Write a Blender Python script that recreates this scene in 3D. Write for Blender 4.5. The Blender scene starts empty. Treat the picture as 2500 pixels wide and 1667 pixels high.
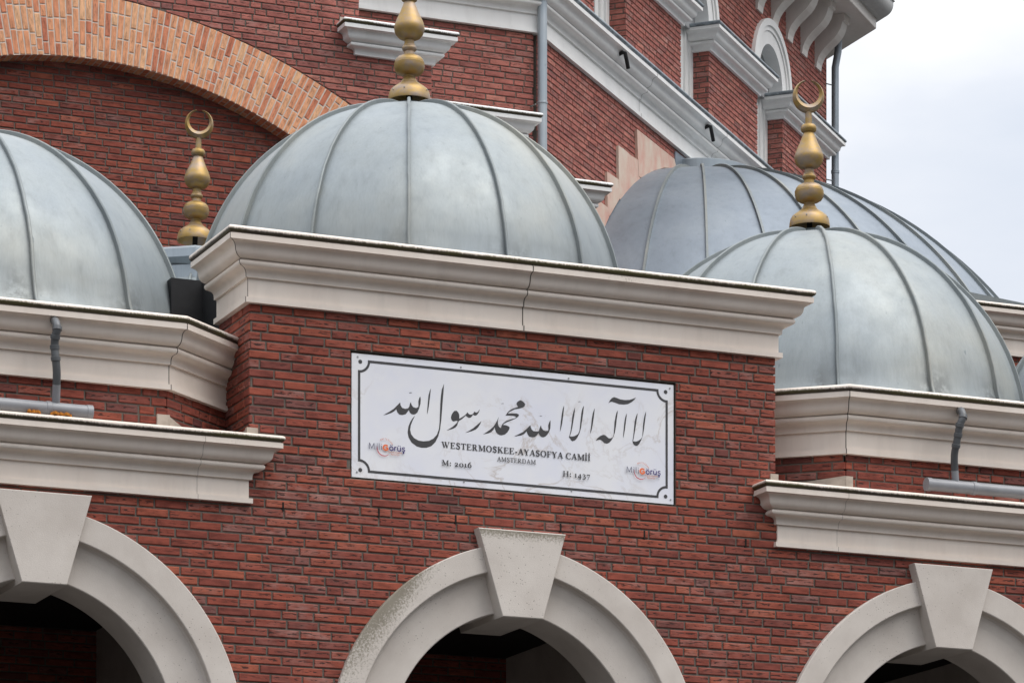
import bpy, math, random
from mathutils import Vector
R = math.radians
S = bpy.context.scene
COL = S.collection

# ------------------------------------------------------------------ camera, sky, sun, exposure
PSI = R(23.087)
CAM = (-7.859, -22.787, 1.6)
FPX, HZ = 9044.8, 3025.56            # focal length and horizon row in photo pixels (2500 wide)
cd = bpy.data.cameras.new('camera')
cd.sensor_width = 36.0
cd.lens = FPX / 2500 * 36
cd.shift_y = (HZ - 833.5) / 2500
cd.clip_end = 2000
cam = bpy.data.objects.new('camera', cd)
cam.location = CAM
cam.rotation_euler = (R(90), 0, -PSI)
COL.objects.link(cam)
S.camera = cam

SUN_EL, SUN_AZ = R(60), R(140)      # azimuth measured from +Y towards +X
W = bpy.data.worlds.new('World')
S.world = W
W.use_nodes = True
nt = W.node_tree
nt.nodes.clear()
def N(t, kind, **kw):
    n = t.nodes.new(kind)
    for k, v in kw.items():
        if k.startswith('in_'):
            n.inputs[int(k[3:])].default_value = v
        else:
            setattr(n, k, v)
    return n
def L(t, a, ai, b, bi):
    t.links.new(a.outputs[ai], b.inputs[bi])
def ramp(t, pts, interp='LINEAR'):
    n = t.nodes.new('ShaderNodeValToRGB')
    n.color_ramp.interpolation = interp
    e = n.color_ramp.elements
    while len(e) > 1:
        e.remove(e[-1])
    e[0].position, e[0].color = pts[0][0], pts[0][1]
    for p, c in pts[1:]:
        x = e.new(p)
        x.color = c
    return n
def g(v):
    return (v, v, v, 1)
out = N(nt, 'ShaderNodeOutputWorld')
sky = N(nt, 'ShaderNodeTexSky', sky_type='NISHITA', sun_disc=False)
sky.sun_elevation, sky.sun_rotation = SUN_EL, SUN_AZ
bg1 = N(nt, 'ShaderNodeBackground', in_1=0.09)
L(nt, sky, 0, bg1, 0)
tc = N(nt, 'ShaderNodeTexCoord')
mp = N(nt, 'ShaderNodeMapping')
mp.inputs['Scale'].default_value = (1.0, 1.0, 2.6)
mp.inputs['Location'].default_value = (0.55, 0.2, 0.1)
L(nt, tc, 'Generated', mp, 0)
nz = N(nt, 'ShaderNodeTexNoise')
nz.inputs['Scale'].default_value = 4.2
nz.inputs['Detail'].default_value = 7
nz.inputs['Roughness'].default_value = 0.5
L(nt, mp, 0, nz, 'Vector')
cr = ramp(nt, [(0.36, (0.70, 0.755, 0.85, 1)), (0.47, (0.80, 0.835, 0.905, 1)), (0.56, (0.93, 0.945, 0.98, 1)), (0.66, (1.10, 1.10, 1.10, 1))])
L(nt, nz, 'Fac', cr, 0)
sx = N(nt, 'ShaderNodeSeparateXYZ')
L(nt, tc, 'Generated', sx, 0)
zr = ramp(nt, [(0.0, g(0.06)), (0.17, g(0.10)), (0.236, g(0.78)), (0.30, g(0.82)), (0.5, g(1.10)), (0.75, g(1.7)), (1.0, g(2.1))])
L(nt, sx, 2, zr, 0)
bg2 = N(nt, 'ShaderNodeBackground')
L(nt, cr, 0, bg2, 0)
L(nt, zr, 0, bg2, 1)
mxs = N(nt, 'ShaderNodeMixShader')
mxs.inputs[0].default_value = 0.93
L(nt, bg1, 0, mxs, 1)
L(nt, bg2, 0, mxs, 2)
L(nt, mxs, 0, out, 0)

sd = bpy.data.lights.new('sun', 'SUN')
sd.energy = 1.6
sd.angle = R(45)
sd.color = (1.0, 0.95, 0.88)
sun = bpy.data.objects.new('sun', sd)
dirv = Vector((math.sin(SUN_AZ) * math.cos(SUN_EL), math.cos(SUN_AZ) * math.cos(SUN_EL), math.sin(SUN_EL)))
sun.rotation_euler = (-dirv).to_track_quat('-Z', 'Y').to_euler()
COL.objects.link(sun)
S.view_settings.view_transform = 'Standard'
S.view_settings.look = 'None'
S.view_settings.exposure = 0.45
S.view_settings.gamma = 1
S.view_settings.use_curve_mapping = False

# ------------------------------------------------------------------ plan frames
CS, SN = math.cos(PSI), math.sin(PSI)
C1 = (6.934, 11.3)                    # corner where the chamfered side of the main building starts
RT = math.sqrt(0.5)
def W3(t, z, o=0.0):                  # point on the chamfered wall: along it, height, outwards
    return (C1[0] + RT * t + RT * o, C1[1] + RT * t - RT * o, z)
def seen(px, py, y):                  # point of the vertical plane Y=y that the survey photo shows at px, py
    u, v = (px - 1250) / FPX, (HZ - py) / FPX
    rx, ry = SN + u * CS, CS - u * SN
    t = (y - CAM[1]) / ry
    return (CAM[0] + rx * t, y, CAM[2] + v * t)
def seen_chamfer(px, py):             # the same for the chamfered wall; returns along, height
    u, v = (px - 1250) / FPX, (HZ - py) / FPX
    rx, ry = SN + u * CS, CS - u * SN
    t = ((C1[0] - CAM[0]) - (C1[1] - CAM[1])) / (rx - ry)
    x, y = CAM[0] + rx * t, CAM[1] + ry * t
    return ((x - C1[0]) * RT + (y - C1[1]) * RT, CAM[2] + v * t)

# ------------------------------------------------------------------ mesh helpers
class MB:
    def __init__(self):
        self.v, self.f, self.c, self.uv, self.s = [], [], [], [], []
    def face(self, pts, col=(0, 0, 0, 0), uvs=None, smooth=False):
        i = len(self.v)
        self.v += [tuple(p) for p in pts]
        self.f.append(tuple(range(i, i + len(pts))))
        self.c.append([col] * len(pts) if not isinstance(col, list) else col)
        self.uv.append(uvs or [(0, 0)] * len(pts))
        self.s.append(smooth)
    def mesh(self, verts, faces, smooth=False, cols=None):
        i = len(self.v)
        self.v += [tuple(p) for p in verts]
        for f in faces:
            self.f.append(tuple(i + k for k in f))
            self.c.append([cols[k] for k in f] if cols else [(0, 0, 0, 0)] * len(f))
            self.uv.append([(0, 0)] * len(f))
            self.s.append(smooth)
    def box(self, x0, x1, y0, y1, z0, z1):
        v = [(x, y, z) for z in (z0, z1) for y in (y0, y1) for x in (x0, x1)]
        self.mesh(v, [(0, 2, 3, 1), (4, 5, 7, 6), (0, 1, 5, 4), (2, 6, 7, 3), (0, 4, 6, 2), (1, 3, 7, 5)])
    def prism(self, pts, fa, fb, col=(0, 0, 0, 0)):   # outline pts in 2-D; fa, fb map it to front and back
        a = [fa(p) for p in pts]
        b = [fb(p) for p in pts]
        n = len(pts)
        self.mesh(a + b, [tuple(range(n)), tuple(range(2 * n - 1, n - 1, -1))] + [(i, i + n, (i + 1) % n + n, (i + 1) % n) for i in range(n)], cols=[col] * (2 * n))
    def tube(self, path, rad, n=16, caps=True, smooth=True):
        P = [Vector(p) for p in path]
        rr = rad if isinstance(rad, (list, tuple)) else [rad] * len(P)
        rings = []
        up = None
        for i, p in enumerate(P):
            d = (P[min(i + 1, len(P) - 1)] - P[max(i - 1, 0)]).normalized()
            if up is None:
                up = d.orthogonal().normalized()
            up = (up - d * up.dot(d)).normalized()
            w = d.cross(up)
            rings.append([p + (up * math.cos(2 * math.pi * k / n) + w * math.sin(2 * math.pi * k / n)) * rr[i] for k in range(n)])
        v = [q for r in rings for q in r]
        f = [(i * n + k, i * n + (k + 1) % n, (i + 1) * n + (k + 1) % n, (i + 1) * n + k) for i in range(len(P) - 1) for k in range(n)]
        self.mesh(v, f, smooth)
        if caps:
            self.mesh(rings[0], [tuple(range(n - 1, -1, -1))])
            self.mesh(rings[-1], [tuple(range(n))])
    def lathe(self, prof, n=48, c=(0, 0, 0), smooth=True, a0=0.0, a1=2 * math.pi):
        full = abs(a1 - a0 - 2 * math.pi) < 1e-6
        m = n if full else n + 1
        v = []
        for r, z in prof:
            for k in range(m):
                a = a0 + (a1 - a0) * k / n
                v.append((c[0] + r * math.cos(a), c[1] + r * math.sin(a), c[2] + z))
        f = []
        for i in range(len(prof) - 1):
            for k in range(n):
                k2 = (k + 1) % m
                f.append((i * m + k, i * m + k2, (i + 1) * m + k2, (i + 1) * m + k))
        self.mesh(v, f, smooth)
    def sweep(self, prof, path, smooth=True, dirt=None, closed=False, cap=True):
        # prof: (e, z) with e outwards (right of the path); path: plan points
        n = len(path)
        offs = []
        for i in range(n):
            ds = []
            if i > 0:
                ds.append((path[i][0] - path[i - 1][0], path[i][1] - path[i - 1][1]))
            if i < n - 1:
                ds.append((path[i + 1][0] - path[i][0], path[i + 1][1] - path[i][1]))
            ns = []
            for dx, dy in ds:
                l = math.hypot(dx, dy)
                ns.append((dy / l, -dx / l))
            if len(ns) == 1:
                offs.append(ns[0])
            else:
                sx_, sy_ = ns[0][0] + ns[1][0], ns[0][1] + ns[1][1]
                k = 2 / (sx_ * sx_ + sy_ * sy_)
                offs.append((sx_ * k, sy_ * k))
        m = len(prof)
        v, c = [], []
        for i in range(n):
            for j, (e, z) in enumerate(prof):
                v.append((path[i][0] + offs[i][0] * e, path[i][1] + offs[i][1] * e, z))
                d = dirt[j] if dirt else 0
                c.append((d, d, d, 1))
        f = []
        mm = m if closed else m - 1
        for i in range(n - 1):
            for j in range(mm):
                j2 = (j + 1) % m
                f.append((i * m + j, (i + 1) * m + j, (i + 1) * m + j2, i * m + j2))
        self.mesh(v, f, smooth, c)
        if cap:
            self.mesh(v[:m], [tuple(range(m))], False, c[:m])
            self.mesh(v[-m:], [tuple(range(m - 1, -1, -1))], False, c[-m:])
        return offs

ROOT = {}
def obj(name, mb, mat, parent=None, sharp=32, label=None, kind=None):
    o0 = (0, 0, 0)
    p = parent
    while p is not None:
        if p.parent is None:
            o0 = tuple(p.location)
        p = p.parent
    me = bpy.data.meshes.new(name)
    me.from_pydata([(a - o0[0], b - o0[1], c - o0[2]) for a, b, c in mb.v], [], mb.f)
    ca = me.color_attributes.new('tone', 'FLOAT_COLOR', 'CORNER')
    flat = [x for fc in mb.c for q in fc for x in q]
    ca.data.foreach_set('color', flat)
    ul = me.uv_layers.new(name='UVMap')
    ul.data.foreach_set('uv', [x for fu in mb.uv for q in fu for x in q])
    me.polygons.foreach_set('use_smooth', mb.s)
    if any(mb.s):
        me.set_sharp_from_angle(angle=R(sharp))
    me.materials.append(mat)
    me.update()
    ob = bpy.data.objects.new(name, me)
    COL.objects.link(ob)
    if parent is not None:
        ob.parent = parent
    if label:
        ob['label'] = label
    if kind:
        ob['kind'] = kind
    return ob
def tag(o, label, cat, group=None):
    o['label'], o['category'] = label, cat
    if group:
        o['group'] = group
    return o
def thing(name, label, cat, loc=(0, 0, 0), group=None):
    o = bpy.data.objects.new(name, None)
    COL.objects.link(o)
    o.location = loc
    o.empty_display_size = 0.2
    return tag(o, label, cat, group)
def copy_tree(o, parent=None):
    c = o.copy()
    COL.objects.link(c)
    c.parent = parent
    for ch in list(o.children):
        copy_tree(ch, c)
    return c

# ------------------------------------------------------------------ materials
def mat(name):
    m = bpy.data.materials.new(name)
    m.use_nodes = True
    t = m.node_tree
    b = t.nodes['Principled BSDF']
    return m, t, b
def geo_pos(t, scale=(1, 1, 1)):
    gp = N(t, 'ShaderNodeNewGeometry')
    m = N(t, 'ShaderNodeMapping')
    m.inputs['Scale'].default_value = scale
    L(t, gp, 'Position', m, 0)
    return m
def noise(t, vec, scale, detail=4, rough=0.5, dim='3D'):
    n = N(t, 'ShaderNodeTexNoise')
    n.inputs['Scale'].default_value = scale
    n.inputs['Detail'].default_value = detail
    n.inputs['Roughness'].default_value = rough
    L(t, vec, 0, n, 'Vector')
    return n
def mixc(t, fac, a, b, blend='MIX'):
    m = N(t, 'ShaderNodeMix', data_type='RGBA', blend_type=blend)
    for val, idx in ((fac, 0), (a, 6), (b, 7)):
        if isinstance(val, tuple) and not hasattr(val[0], 'outputs'):
            m.inputs[idx].default_value = val
        elif isinstance(val, (int, float)):
            m.inputs[idx].default_value = val
        else:
            L(t, val[0], val[1], m, idx)
    return m
def bump(t, b, h, strength, dist):
    bp = N(t, 'ShaderNodeBump')
    bp.inputs['Strength'].default_value = strength
    bp.inputs['Distance'].default_value = dist
    L(t, h[0], h[1], bp, 'Height')
    L(t, bp, 0, b, 'Normal')
    return bp

def brick_mat(name, cols, haze=0.35, crack=0.8):
    m, t, b = mat(name)
    at = N(t, 'ShaderNodeVertexColor', layer_name='tone')
    se = N(t, 'ShaderNodeSeparateColor')
    L(t, at, 0, se, 0)
    uv = N(t, 'ShaderNodeUVMap', uv_map='UVMap')
    rc = ramp(t, cols)
    L(t, se, 0, rc, 0)
    # kiln mottling inside each brick
    mp1 = N(t, 'ShaderNodeMapping')
    mp1.inputs['Scale'].default_value = (9, 26, 1)
    L(t, uv, 0, mp1, 0)
    n1 = noise(t, mp1, 1.0, 5, 0.6)
    r1 = ramp(t, [(0.3, g(0.60)), (0.52, g(0.98)), (0.75, g(1.28))])
    L(t, n1, 'Fac', r1, 0)
    c1 = mixc(t, 1.0, (rc, 0), (r1, 0), 'MULTIPLY')
    # pale lime haze on part of the bricks
    mp2 = N(t, 'ShaderNodeMapping')
    mp2.inputs['Scale'].default_value = (7, 14, 1)
    mp2.inputs['Location'].default_value = (31, 7, 0)
    L(t, uv, 0, mp2, 0)
    n2 = noise(t, mp2, 1.0, 6, 0.62)
    ad = N(t, 'ShaderNodeMath', operation='MULTIPLY')
    pw = N(t, 'ShaderNodeMath', operation='POWER')
    pw.inputs[1].default_value = 3.2
    L(t, se, 1, pw, 0)
    r2 = ramp(t, [(0.42, g(0)), (0.72, g(1))])
    L(t, n2, 'Fac', r2, 0)
    L(t, r2, 0, ad, 0)
    L(t, pw, 0, ad, 1)
    hz = N(t, 'ShaderNodeMath', operation='MULTIPLY')
    hz.inputs[1].default_value = haze
    L(t, ad, 0, hz, 0)
    c2 = mixc(t, (hz, 0), (c1, 2), (0.42, 0.28, 0.25, 1))
    # the dark torn folds along the middle of hand-moulded bricks
    mp3 = N(t, 'ShaderNodeMapping')
    mp3.inputs['Scale'].default_value = (20, 85, 1)
    L(t, uv, 0, mp3, 0)
    n3 = noise(t, mp3, 1.0, 3, 0.55)
    n3.inputs['Distortion'].default_value = 0.6
    r3 = ramp(t, [(0.535, g(0)), (0.60, g(1))])
    L(t, n3, 'Fac', r3, 0)
    rv = ramp(t, [(0.26, g(0)), (0.44, g(1)), (0.66, g(1)), (0.84, g(0))])
    L(t, se, 2, rv, 0)
    rb = ramp(t, [(0.15, g(0.1)), (0.4, g(1))])
    L(t, se, 1, rb, 0)
    k1 = N(t, 'ShaderNodeMath', operation='MULTIPLY')
    L(t, r3, 0, k1, 0)
    L(t, rv, 0, k1, 1)
    k2 = N(t, 'ShaderNodeMath', operation='MULTIPLY')
    L(t, k1, 0, k2, 0)
    L(t, rb, 0, k2, 1)
    k3 = N(t, 'ShaderNodeMath', operation='MULTIPLY')
    k3.inputs[1].default_value = crack
    L(t, k2, 0, k3, 0)
    c3 = mixc(t, (k3, 0), (c2, 2), (0.035, 0.02, 0.018, 1))
    L(t, c3, 2, b, 'Base Color')
    b.inputs['Roughness'].default_value = 0.85
    b.inputs['Specular IOR Level'].default_value = 0.25
    fine = noise(t, uv, 420, 3, 0.6)
    hh = N(t, 'ShaderNodeMath', operation='MULTIPLY_ADD')
    hh.inputs[1].default_value = -1.4
    L(t, k2, 0, hh, 0)
    L(t, fine, 'Fac', hh, 2)
    bump(t, b, (hh, 0), 0.5, 0.004)
    return m
RED = [(0.0, (0.150, 0.050, 0.042, 1)), (0.2, (0.205, 0.056, 0.042, 1)), (0.5, (0.255, 0.064, 0.043, 1)), (0.8, (0.300, 0.077, 0.048, 1)), (1.0, (0.345, 0.098, 0.058, 1))]
M_BRICK = brick_mat('red_brick', RED, 0.55, 0.9)
PINK = [(0.0, (0.25, 0.090, 0.078, 1)), (0.3, (0.32, 0.108, 0.088, 1)), (0.7, (0.385, 0.132, 0.104, 1)), (1.0, (0.45, 0.18, 0.138, 1))]  # paler copy of the brick: light on the upper walls put into the colour
M_BRICK_UP = brick_mat('lit_red_brick', PINK, 0.7, 0.75)
ORG = [(0.0, (0.52, 0.17, 0.095, 1)), (0.25, (0.64, 0.25, 0.135, 1)), (0.6, (0.72, 0.33, 0.175, 1)), (1.0, (0.76, 0.43, 0.24, 1))]
M_ORANGE = brick_mat('orange_brick', ORG, 0.25, 0.35)

def grain_mat(name, col, col2, scale=30, bmp=0.3, rough=0.9, dist=0.003):
    m, t, b = mat(name)
    v = geo_pos(t)
    n = noise(t, v, scale, 5, 0.6)
    r = ramp(t, [(0.3, col), (0.7, col2)])
    L(t, n, 'Fac', r, 0)
    L(t, r, 0, b, 'Base Color')
    b.inputs['Roughness'].default_value = rough
    b.inputs['Specular IOR Level'].default_value = 0.25
    bump(t, b, (n, 'Fac'), bmp, dist)
    return m
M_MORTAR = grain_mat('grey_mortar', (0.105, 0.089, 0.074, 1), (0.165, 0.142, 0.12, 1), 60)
M_MORTAR_L = grain_mat('pale_mortar', (0.56, 0.48, 0.41, 1), (0.66, 0.58, 0.50, 1), 60)
M_CEMENT = grain_mat('cement_render', (0.34, 0.29, 0.24, 1), (0.50, 0.43, 0.36, 1), 14, 0.4)
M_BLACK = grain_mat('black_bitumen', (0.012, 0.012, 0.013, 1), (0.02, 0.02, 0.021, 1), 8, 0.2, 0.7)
M_DARK = grain_mat('dark_gap', (0.012, 0.010, 0.009, 1), (0.02, 0.017, 0.014, 1), 20, 0.1)
M_GROUND = grain_mat('paving', (0.05, 0.048, 0.046, 1), (0.075, 0.07, 0.066, 1), 3, 0.2)
M_PINKPLASTER = None

def paint_mat(name, col, warm, streak=0.25):
    m, t, b = mat(name)
    v = geo_pos(t, (2.2, 2.2, 0.7))
    n = noise(t, v, 1.6, 5, 0.6)
    r = ramp(t, [(0.3, warm), (0.65, col)])
    L(t, n, 'Fac', r, 0)
    v2 = geo_pos(t, (9, 9, 1.6))
    n2 = noise(t, v2, 1.0, 5, 0.65)
    r2 = ramp(t, [(0.50, g(1)), (0.80, g(1 - streak))])
    L(t, n2, 'Fac', r2, 0)
    c = mixc(t, 1.0, (r, 0), (r2, 0), 'MULTIPLY')
    at = N(t, 'ShaderNodeVertexColor', layer_name='tone')
    se = N(t, 'ShaderNodeSeparateColor')
    L(t, at, 0, se, 0)
    # algae and soot sit where the mesh says the water hangs, with a ragged edge
    v3 = geo_pos(t, (85, 85, 45))
    n3 = noise(t, v3, 1.0, 5, 0.7)
    v4 = geo_pos(t, (2.4, 2.4, 2.4))
    n4 = noise(t, v4, 1.0, 2, 0.5)
    a1 = N(t, 'ShaderNodeMath', operation='ADD')
    L(t, n3, 'Fac', a1, 0)
    L(t, n4, 'Fac', a1, 1)
    a2 = N(t, 'ShaderNodeMath', operation='MULTIPLY_ADD')
    a2.inputs[1].default_value = 1.0
    L(t, se, 0, a2, 0)
    L(t, a1, 0, a2, 2)
    r3 = ramp(t, [(0.0, g(0)), (0.46, g(0)), (0.60, g(1))])
    dv = N(t, 'ShaderNodeMath', operation='DIVIDE')
    dv.inputs[1].default_value = 2.9
    L(t, a2, 0, dv, 0)
    L(t, dv, 0, r3, 0)
    dm = N(t, 'ShaderNodeMath', operation='MULTIPLY')
    L(t, r3, 0, dm, 0)
    gt = N(t, 'ShaderNodeMath', operation='GREATER_THAN')
    gt.inputs[1].default_value = 0.02
    L(t, se, 0, gt, 0)
    L(t, gt, 0, dm, 1)
    gr = ramp(t, [(0.42, (0.065, 0.050, 0.036, 1)), (0.62, (0.085, 0.075, 0.030, 1))])
    L(t, n4, 'Fac', gr, 0)
    c2 = mixc(t, (dm, 0), (c, 2), (gr, 0))
    L(t, c2, 2, b, 'Base Color')
    b.inputs['Roughness'].default_value = 0.45
    b.inputs['Specular IOR Level'].default_value = 0.35
    return m
M_CREAM = paint_mat('cream_painted_moulding', (0.75, 0.67, 0.595, 1), (0.69, 0.60, 0.525, 1), 0.10)
M_WHITE = paint_mat('white_painted_moulding', (0.78, 0.775, 0.76, 1), (0.72, 0.71, 0.69, 1), 0.10)
M_EAVE = paint_mat('grey_beige_eave_paint', (0.66, 0.62, 0.575, 1), (0.60, 0.555, 0.51, 1), 0.08)

def stone_mat():
    m, t, b = mat('cast_stone')
    v = geo_pos(t)
    n = noise(t, v, 3.0, 6, 0.6)
    r = ramp(t, [(0.3, (0.50, 0.450, 0.405, 1)), (0.7, (0.61, 0.56, 0.51, 1))])
    L(t, n, 'Fac', r, 0)
    vo = N(t, 'ShaderNodeTexVoronoi')
    vo.inputs['Scale'].default_value = 42
    L(t, v, 0, vo, 'Vector')
    rp = ramp(t, [(0.07, g(1)), (0.16, g(0))])
    L(t, vo, 'Distance', rp, 0)
    n2 = noise(t, v, 1.4, 3, 0.6)
    rm = ramp(t, [(0.48, g(0)), (0.60, g(1))])
    L(t, n2, 'Fac', rm, 0)
    pm = N(t, 'ShaderNodeMath', operation='MULTIPLY')
    L(t, rp, 0, pm, 0)
    L(t, rm, 0, pm, 1)
    c = mixc(t, (pm, 0), (r, 0), (0.14, 0.12, 0.10, 1))
    # algae where the mesh marks the weathered edge
    at = N(t, 'ShaderNodeVertexColor', layer_name='tone')
    se = N(t, 'ShaderNodeSeparateColor')
    L(t, at, 0, se, 0)
    n3 = noise(t, v, 70, 5, 0.75)
    av = N(t, 'ShaderNodeMath', operation='MULTIPLY_ADD')
    av.inputs[1].default_value = 0.62
    L(t, se, 0, av, 0)
    L(t, n3, 'Fac', av, 2)
    ra = ramp(t, [(0.80, g(0)), (1.1, g(0.7))])
    L(t, av, 0, ra, 0)
    c2 = mixc(t, (ra, 0), (c, 2), (0.125, 0.108, 0.065, 1))
    L(t, c2, 2, b, 'Base Color')
    b.inputs['Roughness'].default_value = 0.9
    b.inputs['Specular IOR Level'].default_value = 0.2
    n4 = noise(t, v, 150, 3, 0.7)
    hh = N(t, 'ShaderNodeMath', operation='MULTIPLY_ADD')
    hh.inputs[1].default_value = -1.0
    L(t, pm, 0, hh, 0)
    L(t, n4, 'Fac', hh, 2)
    bump(t, b, (hh, 0), 0.45, 0.004)
    return m
M_STONE = stone_mat()

def zinc_mat(name, a, c_, warm, metallic=0.35, rough=0.52):
    m, t, b = mat(name)
    v = geo_pos(t)
    n = noise(t, v, 0.9, 4, 0.55)
    r = ramp(t, [(0.32, a), (0.52, c_), (0.70, warm)])
    L(t, n, 'Fac', r, 0)
    v2 = geo_pos(t, (16, 16, 1.1))
    n2 = noise(t, v2, 1.0, 4, 0.6)
    r2 = ramp(t, [(0.30, g(1.05)), (0.55, g(1.0)), (0.80, g(0.84))])
    L(t, n2, 'Fac', r2, 0)
    cA = mixc(t, 1.0, (r, 0), (r2, 0), 'MULTIPLY')
    v7 = geo_pos(t, (75, 75, 2.2))
    n7 = noise(t, v7, 1.0, 3, 0.6)
    r7 = ramp(t, [(0.3, g(1.04)), (0.7, g(0.95))])
    L(t, n7, 'Fac', r7, 0)
    c = mixc(t, 1.0, (cA, 2), (r7, 0), 'MULTIPLY')
    v3 = geo_pos(t, (24, 24, 6))
    n3 = noise(t, v3, 1.0, 3, 0.55)
    r3 = ramp(t, [(0.71, g(0)), (0.77, g(0.65))])
    L(t, n3, 'Fac', r3, 0)
    c2 = mixc(t, (r3, 0), (c, 2), (0.12, 0.145, 0.16, 1))
    at = N(t, 'ShaderNodeVertexColor', layer_name='tone')
    se = N(t, 'ShaderNodeSeparateColor')
    L(t, at, 0, se, 0)
    n5 = noise(t, v, 11, 4, 0.65)
    mm = N(t, 'ShaderNodeMath', operation='MULTIPLY')
    L(t, se, 0, mm, 0)
    r5 = ramp(t, [(0.36, g(0)), (0.54, g(1))])
    L(t, n5, 'Fac', r5, 0)
    L(t, r5, 0, mm, 1)
    c3 = mixc(t, (mm, 0), (c2, 2), (0.075, 0.08, 0.08, 1))
    L(t, c3, 2, b, 'Base Color')
    b.inputs['Metallic'].default_value = metallic
    rr = ramp(t, [(0.3, g(rough - 0.06)), (0.7, g(rough + 0.10))])
    n4 = noise(t, v, 4, 5, 0.6)
    L(t, n4, 'Fac', rr, 0)
    L(t, rr, 0, b, 'Roughness')
    n6 = noise(t, v, 2.2, 2, 0.5)
    bump(t, b, (n6, 'Fac'), 0.25, 0.03)
    return m
M_ZINC = zinc_mat('patinated_zinc', (0.205, 0.235, 0.255, 1), (0.245, 0.27, 0.275, 1), (0.295, 0.305, 0.285, 1))
M_ZINC_B = zinc_mat('blue_grey_zinc', (0.165, 0.195, 0.228, 1), (0.195, 0.226, 0.262, 1), (0.23, 0.26, 0.288, 1))
M_SEAM = zinc_mat('dull_zinc_seam', (0.15, 0.172, 0.18, 1), (0.20, 0.22, 0.22, 1), (0.28, 0.28, 0.25, 1), 0.3, 0.55)
M_PIPEZ = zinc_mat('galvanised_pipe', (0.27, 0.31, 0.34, 1), (0.33, 0.375, 0.41, 1), (0.40, 0.43, 0.45, 1), 0.5, 0.42)
M_GUTTER = zinc_mat('grey_gutter', (0.42, 0.42, 0.41, 1), (0.46, 0.46, 0.45, 1), (0.50, 0.49, 0.47, 1), 0.2, 0.5)

def brass_mat():
    m, t, b = mat('tarnished_brass')
    v = geo_pos(t, (1, 1, 1.6))
    n = noise(t, v, 7.5, 5, 0.62)
    r = ramp(t, [(0.34, (0.34, 0.215, 0.06, 1)), (0.47, (0.38, 0.25, 0.09, 1)), (0.57, (0.37, 0.265, 0.16, 1)), (0.70, (0.35, 0.28, 0.23, 1))])
    L(t, n, 'Fac', r, 0)
    n2 = noise(t, v, 30, 4, 0.6)
    r2 = ramp(t, [(0.3, g(1)), (0.72, g(0.78))])
    L(t, n2, 'Fac', r2, 0)
    c = mixc(t, 1.0, (r, 0), (r2, 0), 'MULTIPLY')
    L(t, c, 2, b, 'Base Color')
    b.inputs['Metallic'].default_value = 0.6
    b.inputs['Roughness'].default_value = 0.5
    return m
M_BRASS = brass_mat()
def plain(name, col, rough=0.5, metallic=0.0, spec=0.4):
    m, t, b = mat(name)
    v = geo_pos(t)
    n = noise(t, v, 9, 4, 0.6)
    r = ramp(t, [(0.3, tuple(x * 0.9 for x in col) + (1,)), (0.7, tuple(min(1, x * 1.06) for x in col) + (1,))])
    L(t, n, 'Fac', r, 0)
    L(t, r, 0, b, 'Base Color')
    b.inputs['Roughness'].default_value = rough
    b.inputs['Metallic'].default_value = metallic
    b.inputs['Specular IOR Level'].default_value = spec
    return m
M_PVC = plain('grey_plastic_pipe', (0.26, 0.265, 0.28), 0.38)
M_PVC_D = plain('dark_grey_plastic_bend', (0.095, 0.10, 0.105), 0.35)
M_INK = plain('charcoal_print', (0.052, 0.050, 0.052), 0.5)
M_NAVY = plain('navy_print', (0.045, 0.025, 0.16), 0.5)
M_THIN = plain('blue_grey_print', (0.10, 0.10, 0.16), 0.5)
M_ORPR = plain('orange_print', (0.78, 0.17, 0.055), 0.5)
M_REDPR = plain('red_print', (0.50, 0.075, 0.09), 0.5)
M_SALMON = plain('salmon_print', (0.62, 0.27, 0.20), 0.5)
M_SCREW = plain('steel_screw', (0.35, 0.35, 0.35), 0.35, 0.8)
M_PANEL = plain('grey_window_panel', (0.36, 0.36, 0.365), 0.35)
M_MOSS = grain_mat('orange_lichen', (0.36, 0.12, 0.015, 1), (0.50, 0.20, 0.03, 1), 60, 0.8)

def marble_mat():
    m, t, b = mat('printed_marble_board')
    v = geo_pos(t)
    n = noise(t, v, 2.2, 5, 0.6)
    r = ramp(t, [(0.35, (0.70, 0.71, 0.78, 1)), (0.6, (0.76, 0.76, 0.78, 1))])
    L(t, n, 'Fac', r, 0)
    nd = noise(t, v, 2.6, 6, 0.62)
    nd.inputs['Distortion'].default_value = 0.9
    ab = N(t, 'ShaderNodeMath', operation='SUBTRACT')
    ab.inputs[1].default_value = 0.5
    L(t, nd, 'Fac', ab, 0)
    a2 = N(t, 'ShaderNodeMath', operation='ABSOLUTE')
    L(t, ab, 0, a2, 0)
    rv = ramp(t, [(0.0, g(0.75)), (0.012, g(0.35)), (0.035, g(0))])
    L(t, a2, 0, rv, 0)
    nm = noise(t, v, 1.3, 3, 0.5)
    rm = ramp(t, [(0.42, g(0)), (0.62, g(1))])
    L(t, nm, 'Fac', rm, 0)
    k = N(t, 'ShaderNodeMath', operation='MULTIPLY')
    L(t, rv, 0, k, 0)
    L(t, rm, 0, k, 1)
    c = mixc(t, (k, 0), (r, 0), (0.48, 0.42, 0.38, 1))
    L(t, c, 2, b, 'Base Color')
    b.inputs['Roughness'].default_value = 0.4
    return m
M_BOARD = marble_mat()
def pinkplaster():
    m, t, b = mat('pinkish_lead_flashing')
    v = geo_pos(t, (1, 1, 0.6))
    n = noise(t, v, 4.5, 6, 0.65)
    r = ramp(t, [(0.32, (0.54, 0.30, 0.24, 1)), (0.5, (0.56, 0.41, 0.33, 1)), (0.68, (0.58, 0.50, 0.41, 1))])
    L(t, n, 'Fac', r, 0)
    L(t, r, 0, b, 'Base Color')
    b.inputs['Roughness'].default_value = 0.7
    bump(t, b, (n, 'Fac'), 0.4, 0.02)
    return m
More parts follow.
